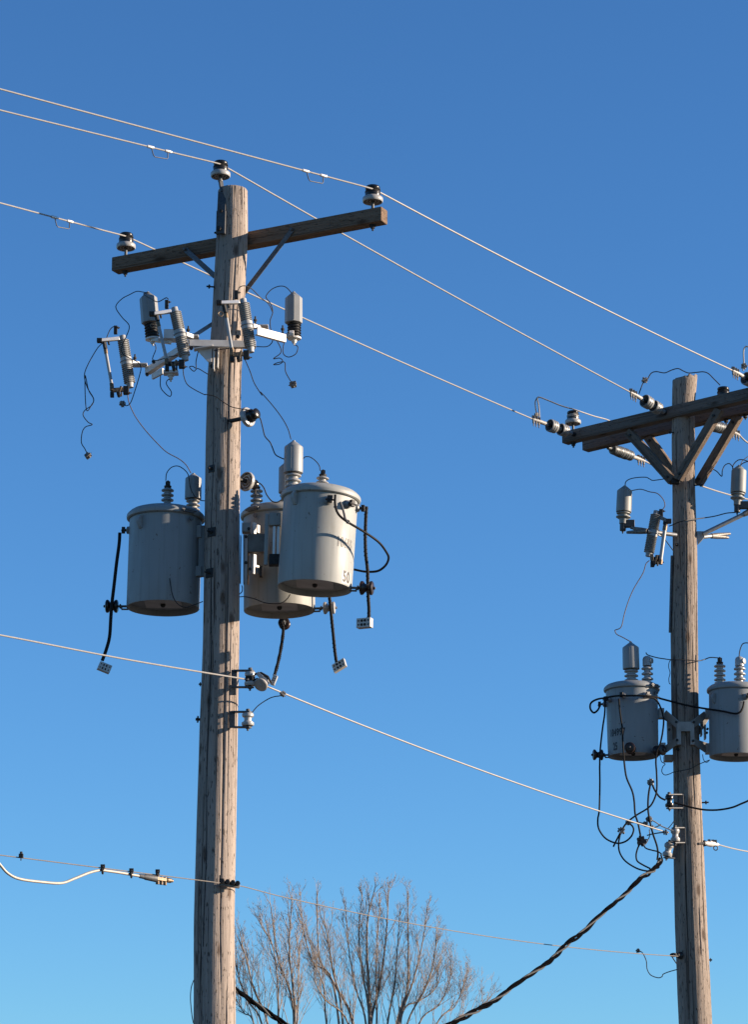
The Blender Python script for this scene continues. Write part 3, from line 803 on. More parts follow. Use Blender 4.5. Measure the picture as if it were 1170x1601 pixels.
# ------------------------------------------------------------------ transformers
def transformer(bot, top, Rpx, D, m, label, group, mat, bushings, lv, holders, lugs, tilt_mul=1.0, taper=1.0, plug=True):
    """bot/top: photo positions of the tank's bottom and top centres; angles phi run from 0 (towards viewer) to 90 (right)"""
    B, T = P(*bot, D), P(*top, D)
    u = (T - B).normalized(); H = (T - B).length; Rm = Rpx * m
    t = thing('transformer', B, label, 'transformer', group)
    ex = (X - u * X.dot(u)).normalized(); ey = u.cross(ex).normalized()          # ey points away
    rad = lambda ph: ex * math.sin(R(ph)) - ey * math.cos(R(ph))
    Rb = Rm * taper
    tank = MB().lathe(B, u, [(.045, .01), (.045, Rb * .93), (.006, Rb * .945), (0, Rb * .965), (0, Rb * .995), (.006, Rb), (H * .33, Rb * .67 + Rm * .33), (H * .66, Rb * .34 + Rm * .66), (H, Rm), (H, .02)], 72).build('tank', mat, t)
    k = Rm / .29
    lid = MB().lathe(T + u * .032 * k, u, [(-.034 * k, Rm * 1.005), (-.036 * k, Rm * 1.035), (-.028 * k, Rm * 1.075), (-.012 * k, Rm * 1.085), (.002 * k, Rm * 1.075), (.012 * k, Rm * 1.05), (.02 * k, Rm * 1.02), (.026 * k, Rm * 1.0), (.036 * k, Rm * .95), (.046 * k, Rm * .85), (.060 * k, Rm * .6), (.066 * k, Rm * .3), (.068 * k, .01)], 72).build('lid', mat, t)
    topz = .085 * k
    if plug:
        mb = MB(); mb.box(B + u * .040, ex * Rb * .50, ey * Rb * .50, u * .006); mb.build('base_pan', M['pan'], tank, .003)
        mb = MB(); mb.lathe(B + u * .008, u, [(0, .012), (.012, .02), (.028, .02)], 8); mb.build('drain_plug', M['iron'], tank)
    for (bx_, kind, ph, rr, hpx, rpx) in bushings:
        base = T + rad(ph) * rr * Rm + u * topz * (1 - .25 * rr); h = hpx * m; r_ = rpx * m
        u_ = u
        if kind == 'guard':          # insulator under a plastic hood
            u = (Zv * .85 + u_ * .15).normalized(); hs = h * .36
            b_ = MB().lathe(base - u * .02, u, [(0, .01), (0, r_ * .72), (.02 + hs * .1, r_ * .72)] + sheds(.02 + hs * .12, .02 + hs, 3, r_ * .52, r_ * .84) + [(.02 + hs, r_ * .4)], 26).build('bushing', M['por_white'], t)
            gd = MB().lathe(base + u * hs, u, guard_profile(h - hs, r_), 28).build('wildlife_guard', M['guard'], b_, sharp=30)
            fr = Vector((-.25, -1, 0)).normalized(); mb = MB()
            mb.box(base + u * (hs + (h - hs) * .40) + fr * r_ * .98, fr.cross(u) * r_ * .05, fr * r_ * .05, u * (h - hs) * .34)
            mb.build('seam', M['guard'], b_)
        elif kind == 'cap':          # insulator under a rounded cap
            hs = h * .66
            b_ = MB().lathe(base - u * .02, u, [(0, .01), (0, r_ * .9), (.02 + hs * .12, r_ * .9)] + sheds(.02 + hs * .16, .02 + hs, 3, r_ * .55, r_) + [(.02 + hs, r_ * .4)], 26).build('bushing', M['por_white'], t)
            mb = MB().lathe(base + u * hs, u, [(0, r_ * .6), (0, r_ * .78), (h * .24, r_ * .76), (h * .31, r_ * .6), (h * .345, r_ * .3), (h * .35, .004)], 24)
            mb.lathe(base + u * (hs + h * .17) + X * r_ * .2, Vector((.8, -.6, 0)), [(0, r_ * .5), (r_ * .75, r_ * .5), (r_ * .8, r_ * .3)], 18)
            mb.build('bushing_cap', M['por_white'], b_)
        else:                        # open insulator with a terminal on top
            hs = h * .76
            b_ = MB().lathe(base - u * .02, u, [(0, .01), (0, r_ * .95), (.02 + hs * .16, r_ * .92)] + sheds(.02 + hs * .18, .02 + hs, 4, r_ * .56, r_) + [(.02 + hs, r_ * .4)], 26).build('bushing', M['por_white'] if kind == 'white' else M['por_grey'], t)
            mb = MB().lathe(base + u * hs, u, [(0, r_ * .55), (h * .06, r_ * .6), (h * .06, r_ * .3), (h * .14, r_ * .34), (h * .20, r_ * .3), (h * .24, r_ * .1)], 14)
            mb.box(base + u * (hs + h * .14), X * r_ * .36, Y * r_ * .3, u * h * .06)
            mb.build('terminal', M['iron'], b_)
        u = u_
    outp = []
    for (ph, hf, rpx, lpx, con) in lv:
        d = rad(ph); base = B + u * H * hf + d * (Rm - .01); r_ = rpx * m; l_ = lpx * m
        b_ = MB().lathe(base, d, [(0, r_ * .8), (l_ * .18, r_ * .95), (l_ * .28, r_), (l_ * .34, r_ * .8), (l_ * .45, r_ * .95), (l_ * .55, r_ * .7), (l_ * .6, r_ * .4)], 20).build('low_voltage_bushing', M['por_grey'], t)
        tip = base + d * l_
        mb = MB(); mb.lathe(base + d * l_ * .55, d, [(0, r_ * .35), (l_ * .5, r_ * .33)], 10)
        mb.box(tip, d.cross(u) * r_ * .5, u * r_ * .75, d * r_ * .42); mb.lathe(tip + d * r_ * .3 - u * r_ * .2, d.cross(u), [(-r_ * .9, r_ * .22), (r_ * 1.0, r_ * .22)], 8)
        mb.build('terminal', M[con], b_, .002); outp.append(tip)
    for (ph, rpx, gap, mat_, hf) in holders:
        d = rad(ph); r_ = rpx * m; base = B + u * H * hf + d * Rb * .97; sp0 = base + d * gap * m
        mb = MB(); mb.tube([base, sp0 + d * r_ * 2.2], .010, 8); mb.box(base + d * (gap * .28) * m - u * .024, d * gap * .34 * m, d.cross(u) * .016, u * .004)
        mb.box(base + d * gap * .62 * m - u * .012, d * .004, d.cross(u) * .016, u * .016); mb.lathe(base + d * gap * .7 * m, d, [(0, .02), (.012, .02)], 6)
        h_ = mb.build('lead_holder', M['galv_dark'], t, .002)
        pr = [(0, r_ * .3), (0, r_ * .72), (r_ * .12, r_ * .95), (r_ * .3, r_), (r_ * .5, r_ * .92), (r_ * .72, r_ * .62), (r_ * .95, r_ * .5), (r_ * 1.2, r_ * .62), (r_ * 1.4, r_ * .92), (r_ * 1.6, r_), (r_ * 1.78, r_ * .95), (r_ * 1.9, r_ * .72), (r_ * 1.9, r_ * .25), (r_ * 2.1, r_ * .2), (r_ * 2.1, .003)]
        MB().lathe(sp0, d, pr, 24).build('spool', M[mat_], h_)
    for (ph, hf) in lugs:
        d = rad(ph); c = B + u * H * hf + d * Rm * .99; s_ = .11 * k
        mb = MB(); tn = d.cross(u)
        mb.prism([c + u * s_ * .5, c + u * s_ * .5 + d * s_ * .22, c + u * s_ * .2 + d * s_ * .42, c - u * s_ * .1 + d * s_ * .40, c - u * s_ * .5 + d * s_ * .12, c - u * s_ * .5], tn * .03 * k)
        mb.build('lifting_lug', mat, tank, .002)
    return dict(root=t, B=B, T=T, u=u, H=H, R=Rm, Rb=Rb, ex=ex, ey=ey, rad=rad, tank=tank, outp=outp)

def lettering(tr, s, ph, hf, size, mat, xs=.72, name='stencilled_number', lift=.0022):
    cu = bpy.data.curves.new('t', 'FONT'); cu.body = s; cu.size = 1.0; cu.align_x = 'CENTER'; cu.align_y = 'CENTER'; cu.space_character = 1.12; cu.offset = .034; cu.resolution_u = 6
    ob = bpy.data.objects.new('t', cu); col.objects.link(ob)
    dg = bpy.context.evaluated_depsgraph_get(); me0 = bpy.data.meshes.new_from_object(ob.evaluated_get(dg))
    bpy.data.objects.remove(ob); bpy.data.curves.remove(cu)
    import bmesh
    bm = bmesh.new(); bm.from_mesh(me0); bmesh.ops.triangulate(bm, faces=bm.faces)
    bmesh.ops.subdivide_edges(bm, edges=[e for e in bm.edges if e.calc_length() > .12], cuts=2)
    bmesh.ops.triangulate(bm, faces=bm.faces); bm.to_mesh(me0); bm.free()
    mb = MB(); sc_ = size / .72
    for v in me0.vertices:
        rr = tr['Rb'] * (1 - hf) + tr['R'] * hf + lift
        a = ph + math.degrees(v.co.x * sc_ * xs / rr)
        mb.v.append(tr['B'] + tr['u'] * (tr['H'] * hf + v.co.y * sc_) + tr['rad'](a) * rr)
    mb.f = [tuple(p.vertices) for p in me0.polygons]
    bpy.data.meshes.remove(me0)
    return mb.build(name, mat, tr['tank'])
def sticker(tr, ph, hf, w, h, mat):
    mb = MB(); n = 8
    for i in range(n + 1):
        for j in (0, 1):
            rr = tr['R'] + .0012
            mb.v.append(tr['B'] + tr['u'] * (tr['H'] * hf + (j - .5) * h) + tr['rad'](ph + math.degrees((i / n - .5) * w / rr)) * rr)
    mb.f = [(2 * i, 2 * i + 2, 2 * i + 3, 2 * i + 1) for i in range(n)]
    return mb.build('number_patch', mat, tr['tank'])

GA, GB = 'large transformers on the single crossarm pole', 'small transformers on the doubled crossarm pole'
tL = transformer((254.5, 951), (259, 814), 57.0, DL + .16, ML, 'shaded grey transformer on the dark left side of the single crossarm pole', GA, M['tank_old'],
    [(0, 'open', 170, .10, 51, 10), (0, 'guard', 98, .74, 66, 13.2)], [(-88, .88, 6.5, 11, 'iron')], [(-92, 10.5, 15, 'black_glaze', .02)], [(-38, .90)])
tM = transformer((437, 955), (436, 811), 56.5, DL + .43, ML, 'cream tinted transformer at the back, half hidden behind the other one and the pole', GA, M['tank_warm'],
    [(0, 'open', -100, .64, 50, 10.2), (0, 'guard', 125, .26, 82, 13)], [], [(84, 10.0, 15, 'por_white', .01), (176, 9.5, 12, 'brown_glaze', -.02)], [])
tF = transformer((492, 920), (501.5, 783), 57.5, DL - .25, ML, 'light grey tilted transformer marked 50, foremost and sunlit', GA, M['tank'],
    [(0, 'guard', -95, .77, 82, 15.0), (0, 'white', 181, .55, 45, 10)], [(14, .90, 7.5, 11, 'iron'), (47, .90, 7.0, 13, 'iron'), (80, .92, 6.5, 12, 'iron')],
    [(80, 11.0, 15, 'brown_glaze', .015)], [(-40, .93)])
sticker(tF, 58, .085, .12, .10, M['sticker'])
lettering(tF, '50', 57, .088, .086, M['stencil'], .74)
lettering(tF, '10655', 50, .46, .078, M['faded'], .62)
tP = transformer((991, 1183), (988.5, 1081), 40.3, DR - .05, MR, 'grey transformer marked 104997 and 25, with black leads hanging in front', GB, M['tank_old'],
    [(0, 'guard', 175, .05, 67, 13.2), (0, 'cap', 82, .62, 45, 9.2)], [(-88, .80, 5, 12, 'iron'), (-62, .84, 5, 10, 'iron'), (-24, .86, 5, 10, 'iron'), (26, .87, 5, 9, 'clampmet')],
    [(-86, 8.5, 9, 'brown_glaze', .02), (-10, 8.5, 9, 'brown_glaze', .03), (42, 8.5, 9, 'brown_glaze', .02)], [], taper=.97)
lettering(tP, '104997', -44, .315, .068, M['stencil'], .60)
lettering(tP, '25', -49, .105, .072, M['stencil'], .50)
tQ = transformer((1152, 1184), (1151, 1083), 41, DR - .2, MR, 'grey transformer cut off by the picture edge, with two bare bushings on its lid', GB, M['tank_old'],
    [(0, 'white', -95, .58, 46, 9.2), (0, 'cap', 40, .22, 44, 9.2)], [(16, .86, 5, 11, 'iron'), (55, .86, 5, 11, 'iron')], [], [(-58, .86)])
lettering(tQ, '10502', 43, .315, .068, M['stencil'], .60)

def lid_clamp(tr, ph, name='lid_clamp'):
    c = tr['T'] + tr['rad'](ph) * tr['R'] * 1.09 + tr['u'] * .02; d = tr['rad'](ph); t_ = d.cross(tr['u'])
    mb = MB(); mb.box(c, t_ * .05, d * .014, tr['u'] * .016); mb.lathe(c - t_ * .07 + d * .012, t_, [(0, .008), (.14, .008)], 8); mb.lathe(c - t_ * .03 + d * .0 - tr['u'] * .06, d, [(0, .02), (.012, .02)], 8)
    mb.build(name, M['galv_dark'], tr['root'], .002)
lid_clamp(tL, 38); lid_clamp(tM, -40); lid_clamp(tP, 48)
# transformer hangers (parts of the transformer they carry)
def hang_left():
    t = tL['root']; mb = MB()
    mb.bar(P(316, 822, DL + .06), P(316, 902, DL + .06), 6 * ML, .06)
    for y0, y1 in ((822, 842), (886, 902)): mb.box(P(304, (y0 + y1) / 2, DL + .06), X * 11 * ML, Y * .03, Zv * (y1 - y0) / 2 * ML)
    mb.build('hanger', M['tank_old'], t, .003)
hang_left()
pc, pr_ = poleA(850)
mt = thing('cluster_mount', P(376, 860, DL), 'steel channels bolted to the pole between the three large transformers', 'transformer mount')
mb = MB(); a0, a1 = P(381.5, 837, DL + .03), P(381.5, 913, DL + .03)
mb.bar(a0, a1, 11 * ML, .012); mb.box((a0 + a1) / 2 + Vector((-5.5 * ML, -.0, 0)), X * .004, Y * .03, Zv * 38 * ML)
mb.build('pole_channel', M['galv'], mt, .002)
mb = MB(); mb.box((a0 + a1) / 2 + Vector((6.2 * ML, .012, 0)), X * .005, Y * .035, Zv * 38.5 * ML); mb.build('channel_flange', M['rust'], mt, .002)
mb = MB(); mb.box(P(401, 850, DL - .02), X * 13 * ML, Y * .03, Zv * 14.5 * ML); mb.build('arm', M['rusty_grey'], mt, .003)
mb = MB(); mb.box(P(385, 826, DL + .05), X * 6.5 * ML, Y * .04, Zv * 7.5 * ML); mb.build('arm', M['bracket_paint'], mt, .003)
mb = MB()
tl, nl = Vector((.60, .80, 0)), Vector((.80, -.60, 0))
mb.box(P(397.5, 826, DL + .07), tl * 4.2 * ML, nl * .006, Zv * 9.3 * ML); mb.box(P(403.5, 827, DL + .11), tl * 3.4 * ML, nl * .006, Zv * 6.5 * ML)
mb.box(P(397, 882, DL + .07), tl * 5 * ML, nl * .006, Zv * 16 * ML); mb.box(P(402.5, 890, DL + .11), tl * 3.5 * ML, nl * .006, Zv * 6.5 * ML)
mb.build_each('lug', M['white_metal'], mt, .003)
mb = MB()
for x, y in ((384.5, 839.5), (384.5, 880), (391, 890), (389, 827)): mb.lathe(P(x, y, DL + .0), -Y, [(0, .013), (.015, .013)], 6)
mb.box(P(408, 894, DL + .10), X * 2.5 * ML, Y * .03, Zv * 8 * ML)
mb.build_each('bolt', M['iron'], mt)
# hanger plate of the foremost transformer, seen edge on
mb = MB(); mb.bar(P(417.5, 804, DL - .08), P(415.5, 884, DL - .08), 9 * ML, .03)
mb.box(P(430, 813, DL - .09), X * 9 * ML, Y * .04, Zv * 10 * ML)
mb.build('hanger', M['tank'], tF['root'], .003)
mb = MB(); mb.bar(P(429, 823, DL - .10), P(428, 868, DL - .10), 5 * ML, .02); mb.bar(P(435.5, 823, DL - .10), P(434.5, 868, DL - .10), 4 * ML, .02); mb.build_each('hanger_strip', M['bright'], tF['root'], .002)
mb = MB(); mb.box(P(430, 876, DL - .09), X * 9.5 * ML, Y * .04, Zv * 8.5 * ML); mb.build('hanger_shoe', M['iron'], tF['root'], .003)

# bracket of the two small transformers
bm_ = thing('cluster_mount', P(1073, 1150, DR), 'pale X shaped bracket clamping two small transformers to the pole', 'transformer mount')
zr = Z(1000, 1050, 6.88)
c, r = poleB(1136)
mb = MB(); mb.bar(P(1061, 1136, DR - r - .03), P(1082, 1136, DR - r - .03), .02, 15 * MR); mb.build('front_band', M['bracket_paint'], bm_, .002)
def xarm(a, b, h, d0, d1):
    mb = MB(); mb.bar(P(*a, DR + d0), P(*b, DR + d1), .012, h * .84 * MR); mb.build('arm', M['bracket_paint'], bm_, .002)
xarm((1064, 1136), (1040, 1115), 13, -r - .02, -.02); xarm((1060, 1158), (1041, 1172), 13, -r - .02, -.02)
xarm((1081, 1135), (1104, 1117), 13, -r - .02, -.02); xarm((1083, 1157), (1105, 1172), 13, -r - .02, -.02)
xarm((1054, 1130), (1036, 1118), 10, .0, .06); xarm((1092, 1146), (1106, 1122), 9, .05, .08); xarm((1090, 1160), (1108, 1166), 9, .05, .08)
mb = MB()
for (x, y, hw, hh) in ((1034.5, 1116, 5.5, 9), (1037, 1170, 5, 9), (1108, 1116, 5, 9), (1108, 1171, 5, 9)):
    mb.box(P(x, y, DR - .03), X * hw * .8 * MR, Y * .05, Zv * hh * .85 * MR)
mb.build_each('saddle', M['bracket_paint'], bm_, .003)
mb = MB()
for (x, y) in ((1062, 1148), (1083, 1148)): mb.box(P(x, y, DR - r - .015), X * 3.2 * MR, Y * .03, Zv * 17 * MR)
for (x, y) in ((1089, 1144), (1097, 1140), (1103, 1145)): mb.box(P(x, y, DR + .02), X * 1.2 * MR, Y * .05, Zv * 11 * MR)
mb.box(P(1048, 1148, DR + .02), X * 4 * MR, Y * .03, Zv * 20 * MR); mb.box(P(1046, 1186, DR + .08), X * 7 * MR, Y * .06, Zv * 4.5 * MR)
mb.build_each('upright', M['bracket_paint'], bm_, .002)
mb = MB()
for (x, y) in ((1058, 1129), (1085.5, 1129.5), (1059.5, 1157.5), (1084.5, 1158.5), (1107, 1140), (1106, 1146), (1047, 1141), (1098, 1134)): mb.lathe(P(x, y, DR - r - .04), -Y, [(0, .013), (.018, .013)], 6)
mb.build_each('bolt', M['iron'], bm_)

# ------------------------------------------------------------------ drop leads with connector blocks
def conn_block(mb_, holes, c, u, v, w, cols=4, rows=2):
    """u: long half vector, v: short half vector, w: half thickness vector"""
    mb_.box(c, u, v, w)
    for i in range(cols):
        for j in range(rows):
            p = c + u * ((i + .5) / cols * 2 - 1) * .92 + v * ((j + .5) / rows * 2 - 1) * .85
            holes.lathe(p + w * .92, w, [(0, v.length * .30 * (1 if i % 3 else .62)), (w.length * .12, v.length * .30 * (1 if i % 3 else .62))], 12)
def lead(pts, D, rpx, label, blk, lash=True, group='insulated drop leads with connector blocks'):
    q = px3(pts, D); t = thing('drop_lead', q[0], label, 'cable', group)
    sm = smooth(q, 10); r = rpx * ML; mb = MB().tube(sm, r, 10)
    if lash:
        hp = []; acc = 0
        for i in range(len(sm) - 1):
            d = sm[i + 1] - sm[i]; x, y = frame_of(d)
            for j in range(14):
                tt = acc + j / 14 * d.length
                hp.append(sm[i].lerp(sm[i + 1], j / 14) + (x * math.cos(tt * 190) + y * math.sin(tt * 190)) * r * (.98 + .1 * math.sin(tt * 37)))
            acc += d.length
        mb.tube(hp, r * .2, 5)
    mb.build('cable', M['cable'], t)
    c, u, v, w = blk; a, h = MB(), MB(); conn_block(a, h, c, u, v, w)
    b_ = a.build('connector_block', M['block'], t, .002); h.build('bore', M['hole'], b_)
zF = Z(410, 670, 5.318)
lead(zF((868, 650), (862, 760), (858, 900), (862, 1040), (876, 1170), (880, 1300), (884, 1420), (889, 1500), (888, 1580)), DL - .20, 2.6,
     'straight black lead ending in a white block, right of the sunlit front transformer',
     (P(570.5, 974.5, DL - .2), (X * 12 + Y * -5).normalized() * 11.5 * ML, (Zv + X * .03).normalized() * 7.4 * ML, (X * -5 - Y * 12).normalized() * 6 * ML))
lead([(512, 905), (516, 940), (518, 960), (521, 990), (524, 1020), (527, 1040)], DL + .32, 2.5,
     'black lead with a tilted white block, dropping through the white spool of the rear transformer',
     (P(531, 1041, DL + .3), (X * 10 + Zv * 5.5 + Y * -3).normalized() * 11 * ML, (Zv * 10 - X * 3).normalized() * 6.2 * ML, (X * -2.5 - Y * 12 + Zv * 0).normalized() * 6 * ML))
lead([(187, 833), (186, 850), (182, 880), (178, 915), (174.5, 945), (173, 965), (171, 995), (166, 1015), (159.5, 1033)], DL + .12, 2.7,
     'black lead with a tilted white block, hanging left of the shaded transformer',
     (P(163, 1044, DL + .1), (X * 10 - Zv * 4.5 + Y * -2).normalized() * 10.5 * ML, (Zv * 10 + X * 4).normalized() * 6.3 * ML, (X * 3 - Y * 12).normalized() * 5.5 * ML), lash=False)
lead([(440, 974, .55), (443, 985, .5), (440, 1010, .3), (435, 1035, .1), (429, 1057, -.08)], DL, 2.4,
     'short black lead running from under the rear transformer to the neutral wire clamp',
     (P(428.5, 1063.5, DL - .1), (X * 4 + Zv * 10).normalized() * 7.4 * ML, (X * 10 - Zv * 4).normalized() * 3.4 * ML, (Y * -12).normalized() * 6 * ML))
# looped lead of the front transformer
wire(zF((608, 552, -.59), (606, 620, -.61), (618, 680, -.61), (650, 730, -.60), (715, 780, -.58), (850, 860, -.50), (970, 945, -.40), (1035, 1030, -.28), (1052, 1080, -.2), (1025, 1140, -.12), (960, 1185, -.06), (860, 1190, -.02), (765, 1172, .02)), DL, 1.9,
     M['cable'], 'drop_lead', 'thick black cable looping out to the right of the sunlit transformer', 'cable', lash=False)
wire(zF((648, 610), (668, 660), (682, 710), (692, 752), (715, 778)), DL - .57, 1.9, M['galv_dark'], 'bus_strap', 'short dark strap joining the second terminal of the sunlit transformer to its looped cable', 'strap')
clamp_mesh(MB(), P(544, 816, DL - .59), .035, 5).build('tap_clamp', M['clampmet'], None, .002)
tag(bpy.data.objects[-1] if False else [o for o in bpy.data.objects if o.name.startswith('tap_clamp')][-1], 'tiny bolted clamp on the looped cable of the sunlit transformer', 'clamp')

# ------------------------------------------------------------------ thin jumpers on the first pole
GJ = 'thin jumper wires on the single crossarm pole'
z5 = Z(110, 580, 5.318); z6 = Z(310, 600, 6.158); z7 = Z(140, 720, 4.574); z8 = Z(310, 740, 6.158)
W = lambda pts, D, lab, r=.75, mat='wire', **k: wire(pts, D, r, M[mat], 'jumper_wire', lab, 'wire', GJ, **k)
W(z3((655, 165, -.18), (600, 155, -.2), (545, 150, -.2), (480, 180, -.2), (415, 215, -.2), (362, 270, -.2), (362, 315, -.2), (415, 390, -.2), (478, 465, -.2), (452, 560, -.2), (415, 640, -.2), (412, 710, -.2), (480, 760, -.2), (560, 800, -.2), (585, 850, -.2), (572, 920, -.2), (530, 1060, -.2), (492, 1165, -.2), (455, 1195, -.2), (415, 1178, -.2)), DL + .25,
  'dark wire snaking from the left arrester hood past the outer cutout to a loose clamp', clamp=[-1], cs=.055)
W(z3((660, 160, .0), (610, 175, -.1), (690, 225, -.3), (740, 245, -.4), (790, 222, -.5), (818, 208, -.52), (838, 222, -.52)), DL + .18, 'short dark wire draped from the left arrester hood to the middle cutout')
W(z3((385, 490), (350, 470), (310, 490), (280, 550), (262, 600), (225, 630), (180, 680), (100, 820), (68, 920), (95, 1030), (152, 1130), (135, 1185), (85, 1228)) + z5((120, 40), (150, 160), (190, 230), (178, 282), (118, 328), (105, 370), (145, 425), (180, 446), (125, 465), (97, 510), (90, 595), (120, 650), (145, 705)), DL + .34,
  'curly dark wire hanging free at far left with a loose clamp at its end', clamp=[-1], cs=.06)
W(z3((465, 1095),) + z5((478, 225), (492, 280), (540, 380), (620, 490), (720, 600), (800, 675), (900, 730), (960, 780), (1003, 850)), DL + .32, 'long thin wire from the outer cutout down to the hooded bushing of the shaded transformer', mat='wire_tan')
W(z5((792, 912), (800, 850), (838, 803), (890, 790), (940, 815), (975, 855), (987, 900), (1000, 980), (1040, 1050), (1085, 1075), (1118, 1080)), DL + .02, 'dark wire arching from the bare bushing of the shaded transformer to the pole')
W(z3((970, 850), (980, 930), (1010, 1000), (1080, 1050), (1170, 1095)) + z4((180, 1092), (270, 1110), (350, 1165)) + z6((320, 222), (400, 240), (470, 250), (545, 275)), DL - .26, 'dark wire from the middle cutout crossing the pole to the black headed insulator')
W(z6((575, 300), (600, 345), (622, 430), (642, 505), (690, 562), (712, 610), (742, 680), (790, 710), (838, 730)), DL - .22, 'dark wrapped wire from the black headed insulator down to the sunlit hooded bushing', r=.95)
W(z4((545, 775), (590, 880), (630, 990), (700, 1100)) + z6((600, 80), (700, 190), (800, 320), (862, 430), (893, 535)), DL - .34, 'dark wire from the cutout in front of the pole down to the sunlit hooded bushing')
W(z4((975, 168), (920, 112), (860, 102), (790, 130), (740, 185), (742, 215), (780, 265), (798, 340), (775, 420), (785, 510), (830, 590), (873, 675), (865, 720), (805, 765), (862, 760), (890, 788), (860, 815), (806, 820), (850, 800), (908, 800), (915, 880), (950, 950), (985, 1000)), DL - .02,
  'curly dark wire dangling below the sunlit arrester with a loose clamp and ring', clamp=[-1], cs=.065)
W(z4((478, 145, -.36), (500, 108, -.36), (550, 100, -.36), (610, 130, -.3), (680, 200, -.2), (760, 265, -.1), (800, 345, -.04)), DL, 'dark wire from the top of the cutout before the pole to the curly wire')
W(z4((1000, 636), (1028, 660), (1010, 720), (945, 750), (897, 722), (895, 655), (910, 600)), DL + .04, 'small looped ground wire under the sunlit arrester')
W(z3((715, 630, .2), (722, 680, .2), (692, 768, .1), (740, 780, .0), (830, 752, -.1), (920, 735, -.2)), DL, 'short ground wire under the left arrester along the pale rail')
W(z4((260, 690, -.02), (390, 672, -.04), (520, 668, -.04), (625, 655, -.02), (740, 655, 0), (785, 625, 0), (800, 590, 0)), DL - .28, 'dark ground wire running across the pole under the front rail')
W(z3((765, 920), (765, 1020), (800, 1075), (850, 1110), (864, 1070), (820, 1000), (828, 962), (858, 955)), DL + .1, 'small U shaped ground wire hanging under the empty arrester seat')
W(z3((1112, 690), (1090, 790), (1090, 850), (1060, 835), (1030, 842), (1070, 880), (1105, 855), (1170, 890)) + z4((210, 910),), DL - .2, 'small looped ground wire entering the pole under the bracket gusset')
W(z6((540, 955), (590, 958), (630, 1000), (660, 1070), (710, 1130), (760, 1140), (800, 1118)), DL + .12, 'dark wrapped wire from the ribbed insulator down behind the front transformer lid', r=1.0)
W(z6((508, 1005), (540, 1000), (548, 1030), (545, 1060)), DL + .3, 'stub of black wire between the ribbed insulator and the bushing below it', r=1.6)
W(zF((342, 250), (360, 235), (400, 238), (445, 270), (475, 310), (482, 350)), DL + .02, 'dark wire arching between the two bushings of the sunlit transformer')
W(z8((395, 1190), (450, 1188), (540, 1208), (620, 1240), (700, 1255), (790, 1252), (850, 1215), (885, 1165)), DL - .02, 'thin ground wire sagging across the rear transformer below its bracket')
W(z8((395, 1165), (420, 1140), (425, 1105), (418, 1080)), DL + .02, 'tiny ground wire loop under the pole channel')
W(z7((565, 795, -.14), (578, 880, -.17), (592, 960, -.18), (625, 1020, -.18), (680, 1050, -.16), (740, 1035, -.14), (810, 1008, -.12)), DL + .04, 'thin ground wire from the shaded transformer tank to the pole')
# wire loop low at the pole
W(Z(280, 1440, 6.5)((148, 600), (122, 680), (115, 800), (130, 960), (145, 1040)), DL - .02, 'thin pale wire bowing out from the foot of the single crossarm pole', mat='strand')

# ------------------------------------------------------------------ neutral wire, spools and clevises
def spool_rack(cx, cy, D, m, R_, hgt, back, label, mat='por_white', tilt=Zv, waist=.62, mid=None, group='spool insulators in steel clevises'):
    """cx,cy: spool centre; back: (x,y,dD) of the clevis back plate"""
    c = P(cx, cy, D); t = thing('spool_clevis', c, label, 'spool insulator', group)
    u = tilt.normalized(); r_ = R_ * m; h = hgt * m
    MB().lathe(c - u * h / 2, u, [(0, r_ * .3), (0, r_ * .9), (h * .1, r_), (h * .26, r_ * .97), (h * .36, r_ * waist), (h * .5, r_ * waist * .92), (h * .64, r_ * waist), (h * .74, r_ * .92), (h * .9, r_ * .95), (h, r_ * .85), (h, r_ * .3)], 26).build('spool', M[mat], t)
    bk = P(back[0], back[1], D + back[2]); mb = MB()
    for s in (-1, 1):
        a = c + u * s * (h / 2 + .012); b = bk + u * s * (h / 2 + .012)
        mb.bar(a + (a - b).normalized() * .025, b, .042, .012, u)
    mb.bar(bk + u * (h / 2 + .018), bk - u * (h / 2 + .018), .045, .014, Y)
    mb.lathe(c - u * (h / 2 + .04), u, [(0, .008), (.015, .008), (.015, .017), (.028, .017), (.028, .009), (h + .055, .009), (h + .055, .016), (h + .075, .016)], 8)
    mb.build('clevis', M['iron_grey'], t, .002)
    if mid:
        mb = MB()
        for k in range(3): mb.ring(c + u * (k - 1) * .012, u, r_ * waist + .006, .006)
        mb.build('tie_wire', M[mid], t)
    return t
spool_rack(391, 1061.5, DL - .20, ML, 8.8, 21, (366, 1061.5, .07), 'white spool with dark tie in a clevis, carrying the neutral wire', mid='iron')
spool_rack(387.5, 1125, DL - .20, ML, 9.6, 19, (363, 1125, .07), 'empty white spool in the clevis below the neutral wire')
nz_ = P(378, 1061, DL - .25)
zn = nz_.z
q0 = P(0, 993, D_for_z(0, 993, zn - .02)); dd = q0 - nz_
right_end = P(1046, 1302, DR - .30)
pts = [nz_ + dd * 6, nz_ + dd * 3, nz_ + dd * 1.5, q0, nz_.lerp(q0, .5) - Zv * .012, nz_, P(388, 1062, DL - .245)]
tag(MB().tube(smooth(pts, 8), .0066, 8).build('neutral_wire', M['alu']), 'bright neutral wire coming from the left to the spool beside the pole', 'power line', 'neutral wires')
st = P(423, 1075.5, DL - .18)
tag(MB().tube(smooth([P(400, 1066, DL - .18), st] + span(st, right_end, .05, 16), 6), .0066, 8).build('neutral_wire', M['alu']), 'bright neutral wire sagging from the first spool to the second pole', 'power line', 'neutral wires')
